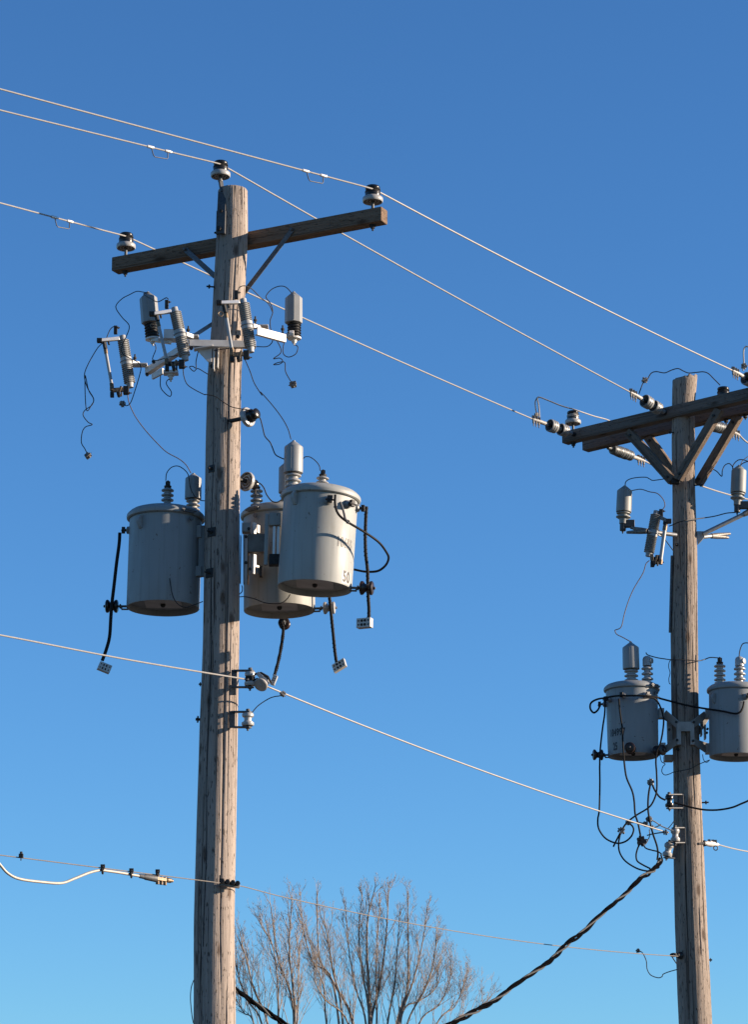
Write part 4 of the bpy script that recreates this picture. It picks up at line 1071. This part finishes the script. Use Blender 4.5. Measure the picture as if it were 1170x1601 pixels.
# wedge dead-end next to the spool
t = thing('wedge_clamp', P(412, 1068, DL - .2), 'round grey dead-end clamp on the neutral wire beside the spool', 'clamp')
ax_ = (X * -.30 + Y * -.62 + Zv * -.60).normalized()
MB().lathe(P(414, 1062, DL - .17), ax_, [(0, .02), (0, .038), (.012, .042), (.07, .044), (.075, .055), (.09, .056), (.096, .05), (.098, .012), (.102, .01), (.102, .002)], 30).build('drum', M['bracket_paint'], t)
MB().bar(P(402, 1052, DL - .24), P(420, 1070, DL - .24), .03, .008, Y).build('cover_strap', M['galv'], t, .002)
mb = MB(); mb.tube([P(398, 1054, DL - .2), P(408, 1052, DL - .22), P(419, 1058, DL - .22), P(424, 1068, DL - .22)], .009, 8); mb.tube([P(396, 1066, DL - .2), P(404, 1063, DL - .2)], .02, 8)
mb.build('bail', M['iron'], t)
wire([(394, 1114), (404, 1103), (420, 1092.5), (430, 1089), (437, 1088), (442, 1085)], DL - .19, .8, M['wire'], 'jumper_wire', 'short dark wire from the empty spool up to the neutral wire', 'wire', GJ, clamp=[-1], cs=.05)

# ------------------------------------------------------------------ telecom strand and drop
zt = Z(0, 1300, 3.9)
cl = P(352, 1381.5, DL - .20)
c_, r_ = poleA(1381)
qs = P(0, 1337, D_for_z(0, 1337, cl.z + .0)); d_ = qs - cl
se = P(1061, 1495, DR - .16)
tag(MB().tube(smooth([cl + d_ * 5, cl + d_ * 2, qs, cl.lerp(qs, .5), cl.lerp(qs, .2), cl.lerp(qs, .08), cl, P(366, 1384, DL - .17), P(366, 1384, DL - .17).lerp(se, .02)] + span(P(366, 1384, DL - .17), se, .09, 12), 6), .0040, 8).build('messenger_strand', M['strand']),
    'thin dull steel strand low across the picture, clamped to both poles', 'cable')
t = thing('strand_clamp', cl, 'dark three-bolt clamp holding the thin strand against the single crossarm pole', 'clamp')
mb = MB(); pA, pB = P(344, 1380, DL - .2), P(374, 1384.5, DL - .15)
mb.bar(pA - Zv * .012, pB - Zv * .012, .03, .02); mb.build('lower_plate', M['clampmet'], t, .002)
mb = MB(); mb.bar(pA + Zv * .01, pB + Zv * .006, .03, .016)
for k in (.12, .4, .68, .93): mb.lathe(pA.lerp(pB, k) + Vector((0, -.045, .012)), Y, [(0, .020), (.03, .020), (.03, .009), (.08, .009)], 6)
mb.box(pA + Zv * .02, X * .006, Y * .02, Zv * .035)
mb.build('upper_plate', M['iron'], t, .002)
t = thing('service_cable', P(0, 1352, qs.y), 'pale jacketed cable drooping below the thin strand into a brass fitting', 'cable')
sd = (qs.y - cl.y) / 352.0
SP = lambda x, y: P(x, y, qs.y - sd * x - .03)
pts = [SP(*q_) for q_ in zt((-260, -120), (-90, 90), (0, 205), (50, 258), (120, 290), (250, 308), (370, 315), (450, 288), (540, 252), (610, 236), (650, 240), (740, 253), (850, 272))]
MB().tube(smooth(pts, 8), 2.0 * ML, 10).build('jacket', M['cable_tan'], t)
mb = MB(); A_, B_ = SP(*zt((842, 270))[0]), SP(*zt((950, 288))[0])
ax_ = (B_ - A_); L_ = ax_.length; mb.lathe(A_, ax_, [(0, .008), (L_ * .1, .016), (L_ * .35, .018), (L_ * .4, .022), (L_, .026)], 14); mb.build('sleeve', M['galv_dark'], t)
mb = MB(); C_ = SP(*zt((1015, 296))[0]); d2 = ax_.normalized()
mb.box(B_.lerp(C_, .5), d2 * L_ * .34, Y * .03, d2.cross(Y) * .017); mb.lathe(C_, d2, [(0, .02), (.04, .018), (.04, .012), (.06, .011)], 12)
for k in (.15, .5, .85): mb.lathe(B_.lerp(C_, k) - Zv * .04, Zv, [(0, .014), (.06, .014)], 6)
mb.build('fitting', M['bronze'], t, .002)
for x, y in ((625, 228), (800, 252), (960, 258)):
    mb = MB(); p = SP(*zt((x, y))[0]); mb.ring(p - Zv * .008, X, .026, .008, 14, 6); mb.lathe(p - Y * .03, Y, [(0, .014), (.06, .014)], 8); mb.box(p + Zv * .02, X * .016, Y * .012, Zv * .012)
    mb.build('lashing_clamp', M['iron'], t, .001)
p = SP(32.5, 1338); mb = MB(); mb.box(p, X * .016, Y * .014, Zv * .014); mb.lathe(p - Zv * .035, Zv, [(0, .004), (.03, .004), (.03, .010), (.065, .010)], 8)
tag(mb.build('strand_clip', M['iron'], None, .002), 'tiny dark clip on the thin strand near the left picture edge', 'clamp')
# far end of the strand at the second pole
t = thing('strand_eyebolt', P(1062, 1494, DR - .18), 'dark eye bolt fixing the thin strand to the doubled crossarm pole', 'bolt')
q, nr = on_pole(poleB, 1065, 1494, DR)
MB().lathe(q, nr, [(0, .035), (.01, .035), (.03, .022), (.05, .022), (.06, .012)], 12).build('washer', M['iron'], t)
MB().ring(q + nr * .07 - X * .02, Vector((0, .3, 1)), .026, .01, 16, 8).build('eye', M['iron'], t)
zq = Z(960, 1440, 6.88)
GR = 'thin wires on the doubled crossarm pole'
WR = lambda pts, D, lab, r=.75, mat='wire', **k: wire(pts, D, r, M[mat], 'jumper_wire', lab, 'wire', GR, **k)
WR(zq((262, 320), (310, 340), (352, 425), (362, 515), (400, 580), (478, 610), (522, 598), (535, 572), (600, 545), (690, 520)), DR - .2, 'thin wire drooping from the strand clip back to the pole', clamp=[0], clampmat='iron', cs=.045)
WR(zq((625, 375), (650, 415), (682, 462)), DR - .18, 'very short dark wire under the strand eye bolt', r=.9)

# ------------------------------------------------------------------ dead-end insulators on the second pole
def deadend(clamp0, clamp1, bells, seat, label, R_=10.2, group='dead-end insulators on the doubled crossarms', mat='por_grey', tail=None, clampmat='clampmet'):
    c0, c1, s_ = clamp0, clamp1, seat
    t = thing('deadend_insulator', s_, label, 'insulator', group)
    d = (s_ - c1).normalized()
    MB().tube([c1, s_], .017, 10).build('core_rod', M['iron'], t)  # black and thick: shade inside the bell hollows put into the rod's colour
    for k, (f, rr) in enumerate(bells):
        b = c1.lerp(s_, f); r_ = R_ * rr * MR
        MB().lathe(b, d, [(.07, .012), (.07, r_ * .5), (.066, r_ * .78), (.0, r_ * .87), (-.002, r_ * .95), (.005, r_), (.022, r_), (.025, r_ * .94), (.030, r_ * .94), (.033, r_), (.049, r_ * .99), (.052, r_ * .93), (.057, r_ * .93), (.060, r_ * .98), (.078, r_ * .95), (.085, r_ * .86), (.09, r_ * .55), (.10, r_ * .42), (.15, r_ * .36), (.15, .012)], 32).build('bell', M[mat], t)
    mb = MB(); dc = (c1 - c0).normalized()
    mb.tube([c0, c0.lerp(c1, .5), c1 + dc * .02], [.013, .022, .017], 10); mb.bar(c0.lerp(c1, .55), c1 + dc * .03, .024, .034)
    cl_ = mb.build('dead_end_clamp', M['bracket_paint'], t, .003)
    mb = MB()
    for k in range(3):
        p = c0.lerp(c1, .08 + .2 * k); mb.lathe(p - Zv * .07, Zv, [(0, .005), (.03, .006), (.03, .011), (.11, .011)], 8); mb.box(p + Zv * .022, X * .016, Y * .018, Zv * .015)
    mb.build('clamp_bolt', M[clampmat], cl_, .001)
    mb = MB(); mb.lathe(s_ - d * .05, d, [(0, .02), (.05, .024)], 10); mb.build('eye_nut', M['iron'], t)
    return t
fof = -nB * (wB / 2)
sL = armF(904) + fof; sC = armF(1046) + fof; sR = armF(1202) + fof
for c0, seat, lab in ((deL, sL, 'grey two-bell insulator at the outer front end of the doubled crossarms'),
                      (deC, sC, 'grey two-bell insulator on the front crossarm just left of the split pole top'),
                      (deR, sR, 'grey two-bell insulator on the front crossarm at the right picture edge')):
    deadend(c0, c0.lerp(seat, .32), ((.12, 1.05), (.50, 1.0)), seat, lab)
kof = nB * (wB / 2)
b0 = armK(949) + kof
def back_dead(seat, e0, e1, wend, label, wl):
    c1 = e0; c0 = e1
    t = deadend(c0, c1, ((.02, .9), (.25, .98), (.48, .98), (.70, .9)), seat, label, R_=9.6, mat='por_dark')
    tag(MB().tube([c0] + span(c0, wend, .05, 8), .0085, 8).build('power_line', M['alu']), wl, 'power line', 'wires leaving behind the doubled crossarms')
dirO = (fL - deL).normalized()
e0 = P(988, 713, b0.y + .22); e1 = P(1009, 721, b0.y + .40)
back_dead(P(957, 702, b0.y), e0, e1, P(1182, 783, b0.y + 2.0), 'slate grey finned insulator behind the outer end of the rear crossarm', 'bright wire leaving behind the pole from the rear outer insulator')
b1 = armK(1100) + kof
back_dead(P(1108, 664, b1.y), P(1136, 671, b1.y + .22), P(1157, 680, b1.y + .40), P(1190, 693, b1.y + .8), 'slate grey finned insulator behind the rear crossarm right of the pole', 'bright wire leaving to the right edge from the finned insulator beside the pole')

# pin insulators on the doubled arms and their jumpers
eF = armF(897)
_, jt = pin_insulator(z_top(eF, hB) , Zv, 13.4 * MR, 11 * MR, 'pin insulator standing on the outer end of the doubled crossarms', tie='alu')
MB().lathe(eF - Vector((0, 0, hB / 2 + .055)), Zv, [(0, .009), (.02, .009), (.02, .02), (.04, .02), (.04, .028), (.055, .028)], 8).build('pin_nut', M['iron'], armB1)
eK = armK(1133)
pin_insulator(z_top(eK, hB), Zv, 13.4 * MR, 11 * MR, 'pin insulator half hidden behind the front crossarm, right of the pole top')
for x_ in (1136, 1166): MB().lathe(armK(x_) - Vector((0, 0, hB / 2 + .055)), Zv, [(0, .006), (.02, .01), (.02, .022), (.055, .022)], 8).build('pin_nut', M['iron'], armB2)
zj = Z(820, 560, 6.158); zk = Z(980, 530, 6.158)
wire(zj((150, 590), (148, 530), (140, 450), (130, 390), (150, 376), (240, 410), (350, 455), (430, 480)) , armF(870).y - .28, 1.1, M['alu'], 'jumper_wire', 'pale jumper rising from the outer dead end clamp to the pin insulator', 'wire', GR, clamp=None)
wire(zj((122, 545), (110, 470), (108, 420), (125, 380)), armF(870).y - .28, 1.0, M['alu'], 'jumper_wire', 'second strand of the pale jumper beside the outer dead end', 'wire', GR, clamp=[0], cs=.05)
q1 = P(*zj((430, 480))[0], eF.y - .07); 
tag(MB().tube(smooth([q1, P(*zj((480, 492))[0], eF.y - .085), P(*zj((560, 520))[0], eF.y - .03), P(*zj((680, 560))[0], eF.y + .15), P(*zj((800, 592))[0], eF.y + .35), P(*zj((900, 640))[0], eF.y + .6)], 8), 1.1 * MR, 8).build('jumper_wire', M['alu']), 'pale jumper running back from the outer pin insulator over the rear crossarm', 'wire', GR)
wire(zk((122, 528), (145, 465), (165, 415), (178, 395), (205, 385), (240, 330), (290, 314), (370, 326), (440, 298), (500, 285), (550, 308), (600, 327), (670, 322), (740, 316), (790, 332), (840, 380), (905, 445)), armF(1040).y - .0, .85, M['wire'], 'jumper_wire', 'dark wavy jumper looping over the split pole top', 'wire', GR, clamp=[3], cs=.065)
zu = Z(1090, 530, 14.55)
wire(zu((1060, 720), (1080, 620), (1075, 500), (1068, 330), (1080, 230), (1120, 175), (1164, 175), (1250, 200)), armF(1170).y - .25, 1.15, M['alu'], 'jumper_wire', 'pale jumper hooking up at the right picture edge above the front crossarm', 'wire', GR, clamp=[1], cs=.065)

# ------------------------------------------------------------------ wires on the second pole
zb_ = Z(950, 690, 7.62); zc = Z(1090, 710, 10.67); zd = Z(910, 980, 6.67); ze = Z(1020, 980, 6.67); zf = Z(920, 1180, 6.5); zg = Z(1000, 1200, 6.88)
WR(zb_((215, 530), (222, 485), (265, 452), (350, 432), (460, 428), (505, 447), (540, 465), (600, 460), (675, 449)), DR - .12, 'dark wire arching from the drab hood to the wooden brace')
WR(zb_((288, 588), (400, 571), (500, 600), (600, 622), (668, 690), (690, 758), (672, 800), (640, 826)), DR - .16, 'thin wire bowing from the drab hood to the top of the tilted cutout', mat='wire_tan')
WR(zb_((740, 1010, -.1), (790, 992, -.14), (840, 968, -.18)) + Z(940, 700, 5.087)((680, 578, -.2), (760, 567, -.1), (900, 546), (1000, 521), (1072, 515)), DR - .02, 'dark ground wire crossing the pole between the two drab arresters', r=.9)
WR(zb_((615, 1050), (650, 1120), (720, 1210), (788, 1302)), DR - .16, 'short ground wire from the pipe arm down to the pole')
WR(zb_((505, 1420), (465, 1458), (440, 1540)) + [(1004, 900), (992, 920), (984, 938), (977, 960), (972, 980), (963, 985)] + zd((350, 45), (368, 78), (430, 110), (525, 162)), DR - .14, 'long thin wire from the tilted cutout down to the hooded bushing marked tank', mat='wire_tan')
WR(zc((200, 215, .1), (260, 245, .05), (340, 290), (420, 370), (430, 280), (470, 190), (540, 157), (590, 195), (620, 258)), DR - .02, 'dark kinked wire from the brace to the right-hand drab hood', r=.8)
WR(zc((603, 265), (612, 185), (680, 108), (760, 92), (860, 122), (960, 180)), DR - .05, 'dark wire arching right from the side of the right-hand drab hood', r=.8)
WR(zc((720, 205), (745, 175), (790, 145), (860, 122), (940, 120)), DR - .08, 'dark wire leaving the tip of the right-hand drab hood', r=.8)
WR(zc((730, 195), (770, 110), (860, 40), (960, -20)), DR - .04, 'thin pale wire rising from the right-hand drab hood', r=.6, mat='strand')
WR(zd((672, 268), (690, 292), (780, 320), (870, 335)) + ze((200, 343, -.14), (350, 345, -.14), (480, 355, -.1), (550, 340), (610, 320), (695, 324)), DR - .04, 'dark jumper passing in front of the pole between the two small transformers', r=.85)
WR(ze((195, 345), (180, 375), (176, 420), (190, 480), (178, 540), (182, 585), (195, 600)), DR - .06, 'tiny loop of wire against the shaded flank of the pole', r=.6)
WR(ze((912, 350), (915, 270), (935, 200), (960, 172), (1010, 170), (1080, 200)), DR - .1, 'dark wire hooking up from the capped bushing at the picture edge', r=.85)
GC = 'black secondary cables below the small transformer'
WC = lambda pts, D, lab, r=1.45, **k: wire(pts, D, r, M['cable'], 'secondary_cable', lab, 'cable', GC, **k)
WC(zd((180, 815, .1), (185, 840, .05), (160, 878), (125, 895), (92, 855), (98, 795), (160, 757, -.1), (250, 740, -.18), (350, 722, -.24), (500, 718, -.3), (650, 720, -.3), (800, 737, -.25)) + ze((80, 745, -.2), (200, 777, -.18), (400, 826, -.16), (600, 860, -.25), (750, 882, -.34), (860, 905, -.385), (920, 890, -.39), (950, 840, -.385), (962, 780, -.37)), DR - .12, 'long black cable slung across both small transformers in front of the pole', r=1.55)
WC(zd((245, 765), (242, 900), (222, 1040), (205, 1180), (192, 1320), (190, 1440)) + zf((119, 130), (121, 300), (115, 560), (101, 650), (106, 740), (150, 820), (210, 870), (300, 900), (380, 882), (440, 830), (464, 770), (455, 730), (425, 700)), DR - .24, 'outermost black cable, dropping straight and then hooking up to the neutral wire', r=1.35)
WC(zd((390, 750), (400, 880), (425, 1060), (430, 1200), (440, 1340)) + zf((375, 130), (395, 240), (450, 370), (470, 470), (480, 600), (510, 700), (545, 880)), DR - .46, 'middle black cable crossing the neutral wire into a black connector', r=1.45, clamp=[-1], clampmat='iron', cs=.10)
WC(zd((645, 742, -.1), (760, 748, -.05), (820, 830), (856, 960), (846, 1100), (820, 1220), (790, 1290), (776, 1400)) + zf((698, 180), (702, 320), (690, 410), (650, 500), (600, 550), (500, 610), (430, 660), (380, 710), (340, 775), (300, 850), (258, 935)), DR - .42, 'innermost black cable bending back down to a clamp left of the hook', r=1.4, clamp=[-3], cs=.075)
WC(zf((330, 800), (312, 900), (322, 990), (370, 1070), (450, 1130), (540, 1170), (640, 1180), (720, 1130), (757, 1080), (742, 1015)), DR - .42, 'black cable swinging in a deep bow under the connectors', r=1.3)
WC(zf((640, 280), (617, 400), (611, 540), (626, 660), (660, 800), (700, 920), (712, 1000), (705, 1070)), DR - .40, 'black cable standing upright from the twisted drop to a free clamp', r=1.5, clamp=[0], cs=.07)
WC(zf((648, 285), (680, 360), (730, 430), (790, 462)), DR - .36, 'short black cable from the free clamp to the dark spool', r=1.5)
WC(zf((528, 905), (505, 955), (490, 1020), (502, 1080), (560, 1120), (635, 1158)), DR - .46, 'short black cable from the black connector down to the twisted drop', r=1.3)
WC(zf((560, 910), (590, 950), (650, 970), (712, 985), (752, 1012)), DR - .44, 'short black cable from the black connector sideways to the twisted drop', r=1.1)
WC(zg((375, 375), (480, 405), (600, 437), (720, 456), (860, 455), (1000, 430), (1100, 390), (1180, 355), (1300, 290)), DR - .34, 'black cable leaving the dark spool in a shallow dip to the right', r=1.5)
# small pale tails at the neutral dead end
GT = 'pale wire tails at the neutral dead end'
WT = lambda pts, lab, r=.95, mat='alu', **k: wire(pts, DR - .38, r, M[mat], 'neutral_tail', lab, 'wire', GT, **k)
WT(zf((410, 690), (470, 690), (530, 690), (585, 705)), 'pale tail lying along the neutral wire before the dead end', clamp=[0, 3], cs=.055)
WT(zf((520, 690), (600, 715), (650, 740), (700, 732), (742, 708)), 'pale tail curling up beside the upright black cable', clamp=[2], cs=.045)
WT(zf((620, 655), (680, 680), (740, 720), (800, 748), (870, 775)), 'pale upper tail from the small clamp to the white spools', mat='alu', clamp=[0], cs=.065)
WT(zf((600, 820), (660, 805), (740, 792), (790, 790)), 'dark short tail below the neutral dead end', mat='wire', clamp=[-1], cs=.055)
WT(zf((625, 760), (628, 820), (605, 880), (580, 915)), 'thin grey tail dropping to the black connector', mat='strand', r=.8)
WT(zf((815, 750), (850, 710), (880, 668)), 'thin dark tail from the dead end up to the pole', mat='wire', r=.7)
spool_rack(1047.5, 1253, DR - .26, MR, 6.8, 17, (1066, 1253, .085), 'dark spool in a clevis carrying black cables beside the pole', mat='black_glaze')
spool_rack(1056.5, 1306, DR - .26, MR, 7.3, 19, (1069, 1306, .085), 'pale double spool in a clevis holding the neutral dead end', waist=.7)
spool_rack(1045.5, 1329, DR - .16, MR, 7.6, 20, (1057, 1330, .03), 'pale tilted spool above the twisted drop cable', waist=.68, tilt=Vector((.22, 0, 1)))
t = thing('deadend_clamp', P(1094, 1319, DR - .1), 'pale dead-end clamp on an eye bolt at the sunlit side of the pole', 'clamp')
mb = MB(); A_ = P(1092, 1319.5, DR - .12); B_ = P(1102, 1318.5, DR - .05); mb.tube([A_, B_], .014, 8); mb.ring(B_, Y, .022, .008); mb.build('eye_bolt', M['iron'], t)
mb = MB(); C_ = P(1124, 1320.5, DR + .05); mb.tube([B_, B_.lerp(C_, .5), C_], [.02, .03, .014], 10); mb.build('body', M['white_metal'], t)
mb = MB()
for k in (.35, .6, .8): mb.box(B_.lerp(C_, k) + Zv * .02, X * .012, Y * .02, Zv * .02)
mb.ring(P(1120, 1326, DR), Y, .02, .005); mb.build('clamp_bolt', M['clampmet'], t)
tag(MB().tube(smooth([C_] + span(C_, P(1190, 1334, DR + 1.2), .01, 5), 4), .0066, 8).build('neutral_wire', M['alu']), 'bright neutral wire leaving the sunlit side of the second pole', 'power line', 'neutral wires')
WR(zd((830, 1180), (818, 1300), (832, 1400), (872, 1430), (848, 1460), (838, 1510), (870, 1545), (930, 1530)) + ze((230, 1515, -.1), (400, 1480, -.1), (500, 1430), (605, 1388)), DR - .1, 'thin ground wire looping under the X shaped bracket across the pole', r=.65)
WR(ze((530, 1330), (540, 1385), (570, 1415), (605, 1388)), DR - .1, 'short ground wire under the right arm of the X shaped bracket', r=.6)

# twisted triplex drop: second pole, sagging below the frame, up behind the first pole
zx = Z(680, 1300, 2.925)
path = zx((1035, 128), (1018, 160), (985, 188), (940, 216), (880, 280), (820, 330), (740, 400), (680, 460), (610, 512), (530, 590), (460, 640), (370, 700), (280, 770), (180, 825), (70, 882)) + [(660, 1624), (600, 1642), (540, 1641), (490, 1624), (445, 1601), (405, 1573), (372, 1550), (345, 1530)]
n_ = len(path); c3 = []
for i, p in enumerate(path):
    f = i / (n_ - 1); c3.append(P(p[0], p[1], (DR - .32) * (1 - f) + (DL + .18) * f))
sm = smooth(c3, 10)
t = thing('twisted_drop_cable', c3[0], 'thick twisted black drop cable sagging from the second pole down past the trees', 'cable')
acc = [0.0]
for i in range(1, len(sm)): acc.append(acc[-1] + (sm[i] - sm[i - 1]).length)
for s in range(3):
    pts = []
    for i, p in enumerate(sm):
        d = (sm[min(i + 1, len(sm) - 1)] - sm[max(i - 1, 0)]); x, y = frame_of(d)
        a = acc[i] * 11.5 + s * 2.094 + .9 * math.sin(acc[i] * 2.1) + .5 * math.sin(acc[i] * 5.3)
        pts.append(p + (x * math.cos(a) + y * math.sin(a)) * (.0125 + .003 * math.sin(acc[i] * 3.7)))
    MB().tube(pts, .0115 if s else .0085, 8).build('strand', M['drop_jacket'] if s else M['strand_dull'], t)

# ------------------------------------------------------------------ bare trees beyond
def tree(name, label, D, limbs, trunk_px, seed, twigs=1.0):
    """limbs: photo paths of the main limbs (tips last) with base radius in px"""
    rnd = random.Random(seed); m = D / F / math.cos(PITCH) * 1.0
    basep = P(trunk_px, 1601, D); base = Vector((basep.x, basep.y, 0))
    t = thing(name, base, label, 'tree', 'bare trees beyond the poles')
    tr_, cr = MB(), MB()
    fork_ = Vector((base.x, base.y, 4.5))
    tr_.tube(smooth([base - Zv * .3, base.lerp(fork_, .5) + X * .05, fork_, fork_ + Zv * 1.0], 4), [.36 - .012 * i for i in range(13)], 12)
    def grow(p, d, L, r, lev, mb):
        n = 6 if lev < 2 else (4 if lev == 2 else 3); pts = [p]; q = p.copy(); dd = d.copy()
        for i in range(n):
            dd = (dd + Vector((rnd.gauss(0, .10), rnd.gauss(0, .10), rnd.gauss(.09, .07)))).normalized()
            q = q + dd * L / n; pts.append(q.copy())
        mb.tube(pts, [r * (1 - .72 * i / n) for i in range(n + 1)], 4 if lev < 2 else 3, False)
        if lev >= 4: return
        k = {0: 8, 1: 6, 2: 4, 3: 3}[lev]
        k = max(2, int(k * twigs * rnd.uniform(.75, 1.25)))
        for j in range(k):
            f = rnd.uniform(.22, 1.0); i = min(int(f * n), n - 1)
            b = pts[i].lerp(pts[i + 1], f * n - i)
            ax = (pts[i + 1] - pts[i]).normalized()
            az = rnd.uniform(0, 6.283); x, y = frame_of(ax); ang = rnd.uniform(.35, .85)
            nd = (ax * math.cos(ang) + (x * math.cos(az) + y * math.sin(az)) * math.sin(ang) + Zv * .22).normalized()
            grow(b, nd, L * rnd.uniform(.36, .62) * (1.1 - .35 * f), max(r * (1 - .7 * f) * .55, .0048), lev + 1, cr)
    for path, rpx in limbs:
        off = rnd.uniform(-1.0, 1.0)
        q = [P(x, y, D + off * (i / max(1, len(path) - 1)) * 1.6) for i, (x, y) in enumerate(path)]
        st = fork_.lerp(q[0], .0)
        full = smooth([st, st.lerp(q[0], .55) + Zv * .3] + q, 6); nn = len(full)
        r0 = rpx * m * .58
        tr_.tube(full, [r0 * (1.35 - 1.22 * (i / (nn - 1)) ** .8) + .008 for i in range(nn)], 8, False)
        # side branches along the limb
        L = sum((full[i + 1] - full[i]).length for i in range(nn - 1)); cnt = int(20 * twigs)
        for j in range(cnt):
            f = .34 + .66 * (j + rnd.random()) / cnt; i = min(int(f * (nn - 1)), nn - 2)
            b = full[i].lerp(full[i + 1], f * (nn - 1) - i); ax = (full[i + 1] - full[i]).normalized()
            az = rnd.uniform(0, 6.283); x, y = frame_of(ax); ang = rnd.uniform(.25, .62)
            nd = (ax * math.cos(ang) + (x * math.cos(az) + y * math.sin(az)) * math.sin(ang) + Zv * .45).normalized()
            grow(b, nd, rnd.uniform(1.3, 3.0) * (1.12 - .86 * f), max(r0 * (1.1 - f) * .40, .013), 1, cr)
        grow(full[-1], (full[-1] - full[-3]).normalized(), .45, .012, 2, cr)
    tr_.build('trunk', M['bark'], t)
    cr.build('crown', M['twig'], t)
    return t
zT = Z(360, 1350, 3.25)
tree('bare_tree', 'tallest bare tree, its fine crown rising between the two poles', 105.0,
     [(zT((712, 816), (706, 640), (696, 460), (700, 280), (735, 130)), 5.0), (zT((716, 816), (760, 620), (788, 420), (800, 260), (806, 130)), 3.6), (zT((705, 760), (672, 560), (655, 350), (672, 150)), 3.0),
      (zT((850, 816), (900, 640), (906, 420), (902, 150)), 4.2), (zT((800, 816), (835, 620), (850, 430), (862, 260)), 2.6), (zT((870, 780), (930, 600), (975, 420), (1005, 220)), 3.0), (zT((690, 816), (640, 640), (605, 450), (588, 240)), 2.6),
      (zT((745, 816), (742, 600), (748, 400), (762, 200)), 2.6), (zT((900, 816), (985, 650), (1035, 500), (1050, 340)), 2.4), (zT((870, 770), (960, 700), (1040, 640), (1090, 520)), 2.2), (zT((960, 816), (1060, 720), (1115, 600), (1125, 480)), 2.0),
      (zT((1050, 816), (1140, 730), (1180, 640), (1190, 590)), 1.8), (zT((1130, 816), (1230, 760), (1290, 710)), 1.5)], 575, 11, .86)
tree('bare_tree', 'bare tree with a leaning limb, between the tallest tree and the pole', 98.0,
     [(zT((625, 816), (535, 620), (455, 480), (440, 140)), 4.4), (zT((560, 700), (525, 560), (500, 400), (480, 300)), 2.6), (zT((520, 600), (420, 500), (370, 330), (365, 260)), 2.4), (zT((600, 816), (480, 690), (430, 600)), 2.6),
      (zT((490, 816), (478, 640), (450, 560), (420, 500)), 2.2)], 560, 23, .8)
tree('bare_tree', 'bare tree immediately right of the single crossarm pole', 92.0,
     [(zT((325, 816), (300, 640), (240, 470), (205, 210)), 4.0), (zT((330, 800), (315, 600), (300, 420), (315, 170)), 3.2), (zT((245, 816), (240, 600), (215, 420), (165, 330)), 2.6), (zT((190, 816), (120, 640), (80, 480), (50, 400)), 2.8), (zT((160, 816), (90, 700), (50, 600), (30, 520)), 2.2),
      (zT((340, 816), (345, 640), (350, 480), (335, 380)), 2.0), (zT((120, 816), (70, 760), (35, 700)), 2.0)], 440, 37, .8)

# ------------------------------------------------------------------ light, sky, camera
SUN_EL, SUN_AZ = 13.5, 92.0           # azimuth measured from +Y (view direction) clockwise towards +X
sv = Vector((math.sin(R(SUN_AZ)) * math.cos(R(SUN_EL)), math.cos(R(SUN_AZ)) * math.cos(R(SUN_EL)), math.sin(R(SUN_EL))))
sun = bpy.data.lights.new('sun', 'SUN'); sun.energy = 5.0; sun.angle = R(.53); sun.color = (1.0, .815, .63)
so = bpy.data.objects.new('sun', sun); col.objects.link(so); so.rotation_euler = sv.to_track_quat('Z', 'Y').to_euler(); so.location = sv * 60
w = bpy.data.worlds.new('World'); sc.world = w; w.use_nodes = True
nt = w.node_tree; bg = nt.nodes['Background']
sky = nt.nodes.new('ShaderNodeTexSky'); sky.sky_type = 'NISHITA'; sky.sun_disc = False
sky.sun_elevation = R(SUN_EL); sky.sun_rotation = R(SUN_AZ)
sky.air_density = 1.0; sky.dust_density = .0; sky.ozone_density = 4.5; sky.altitude = 0
gm = nt.nodes.new('ShaderNodeGamma'); gm.inputs['Gamma'].default_value = 1.1          # clear, deep winter blue
nt.links.new(sky.outputs['Color'], gm.inputs['Color']); hz = nt.nodes.new('ShaderNodeMixRGB'); hz.blend_type = 'MULTIPLY'; hz.inputs['Fac'].default_value = 1.0; hz.inputs['Color2'].default_value = (.645, .865, 1.0, 1)
nt.links.new(gm.outputs['Color'], hz.inputs['Color1']); nt.links.new(hz.outputs['Color'], bg.inputs['Color']); bg.inputs['Strength'].default_value = .0713

cam = bpy.data.cameras.new('camera'); co = bpy.data.objects.new('camera', cam); col.objects.link(co)
cam.sensor_fit = 'VERTICAL'; cam.sensor_height = 36.0; cam.lens = 36.0 * F / CH
co.location = (0, 0, CAMZ); co.rotation_euler = (R(90) + PITCH, 0, 0)
cam.clip_start = .1; cam.clip_end = 5000
sc.camera = co
sc.view_settings.view_transform = 'Standard'; sc.view_settings.look = 'None'; sc.view_settings.exposure = 1.3; sc.view_settings.gamma = 1.0
sc.render.film_transparent = False
sc.cycles.max_bounces = 6
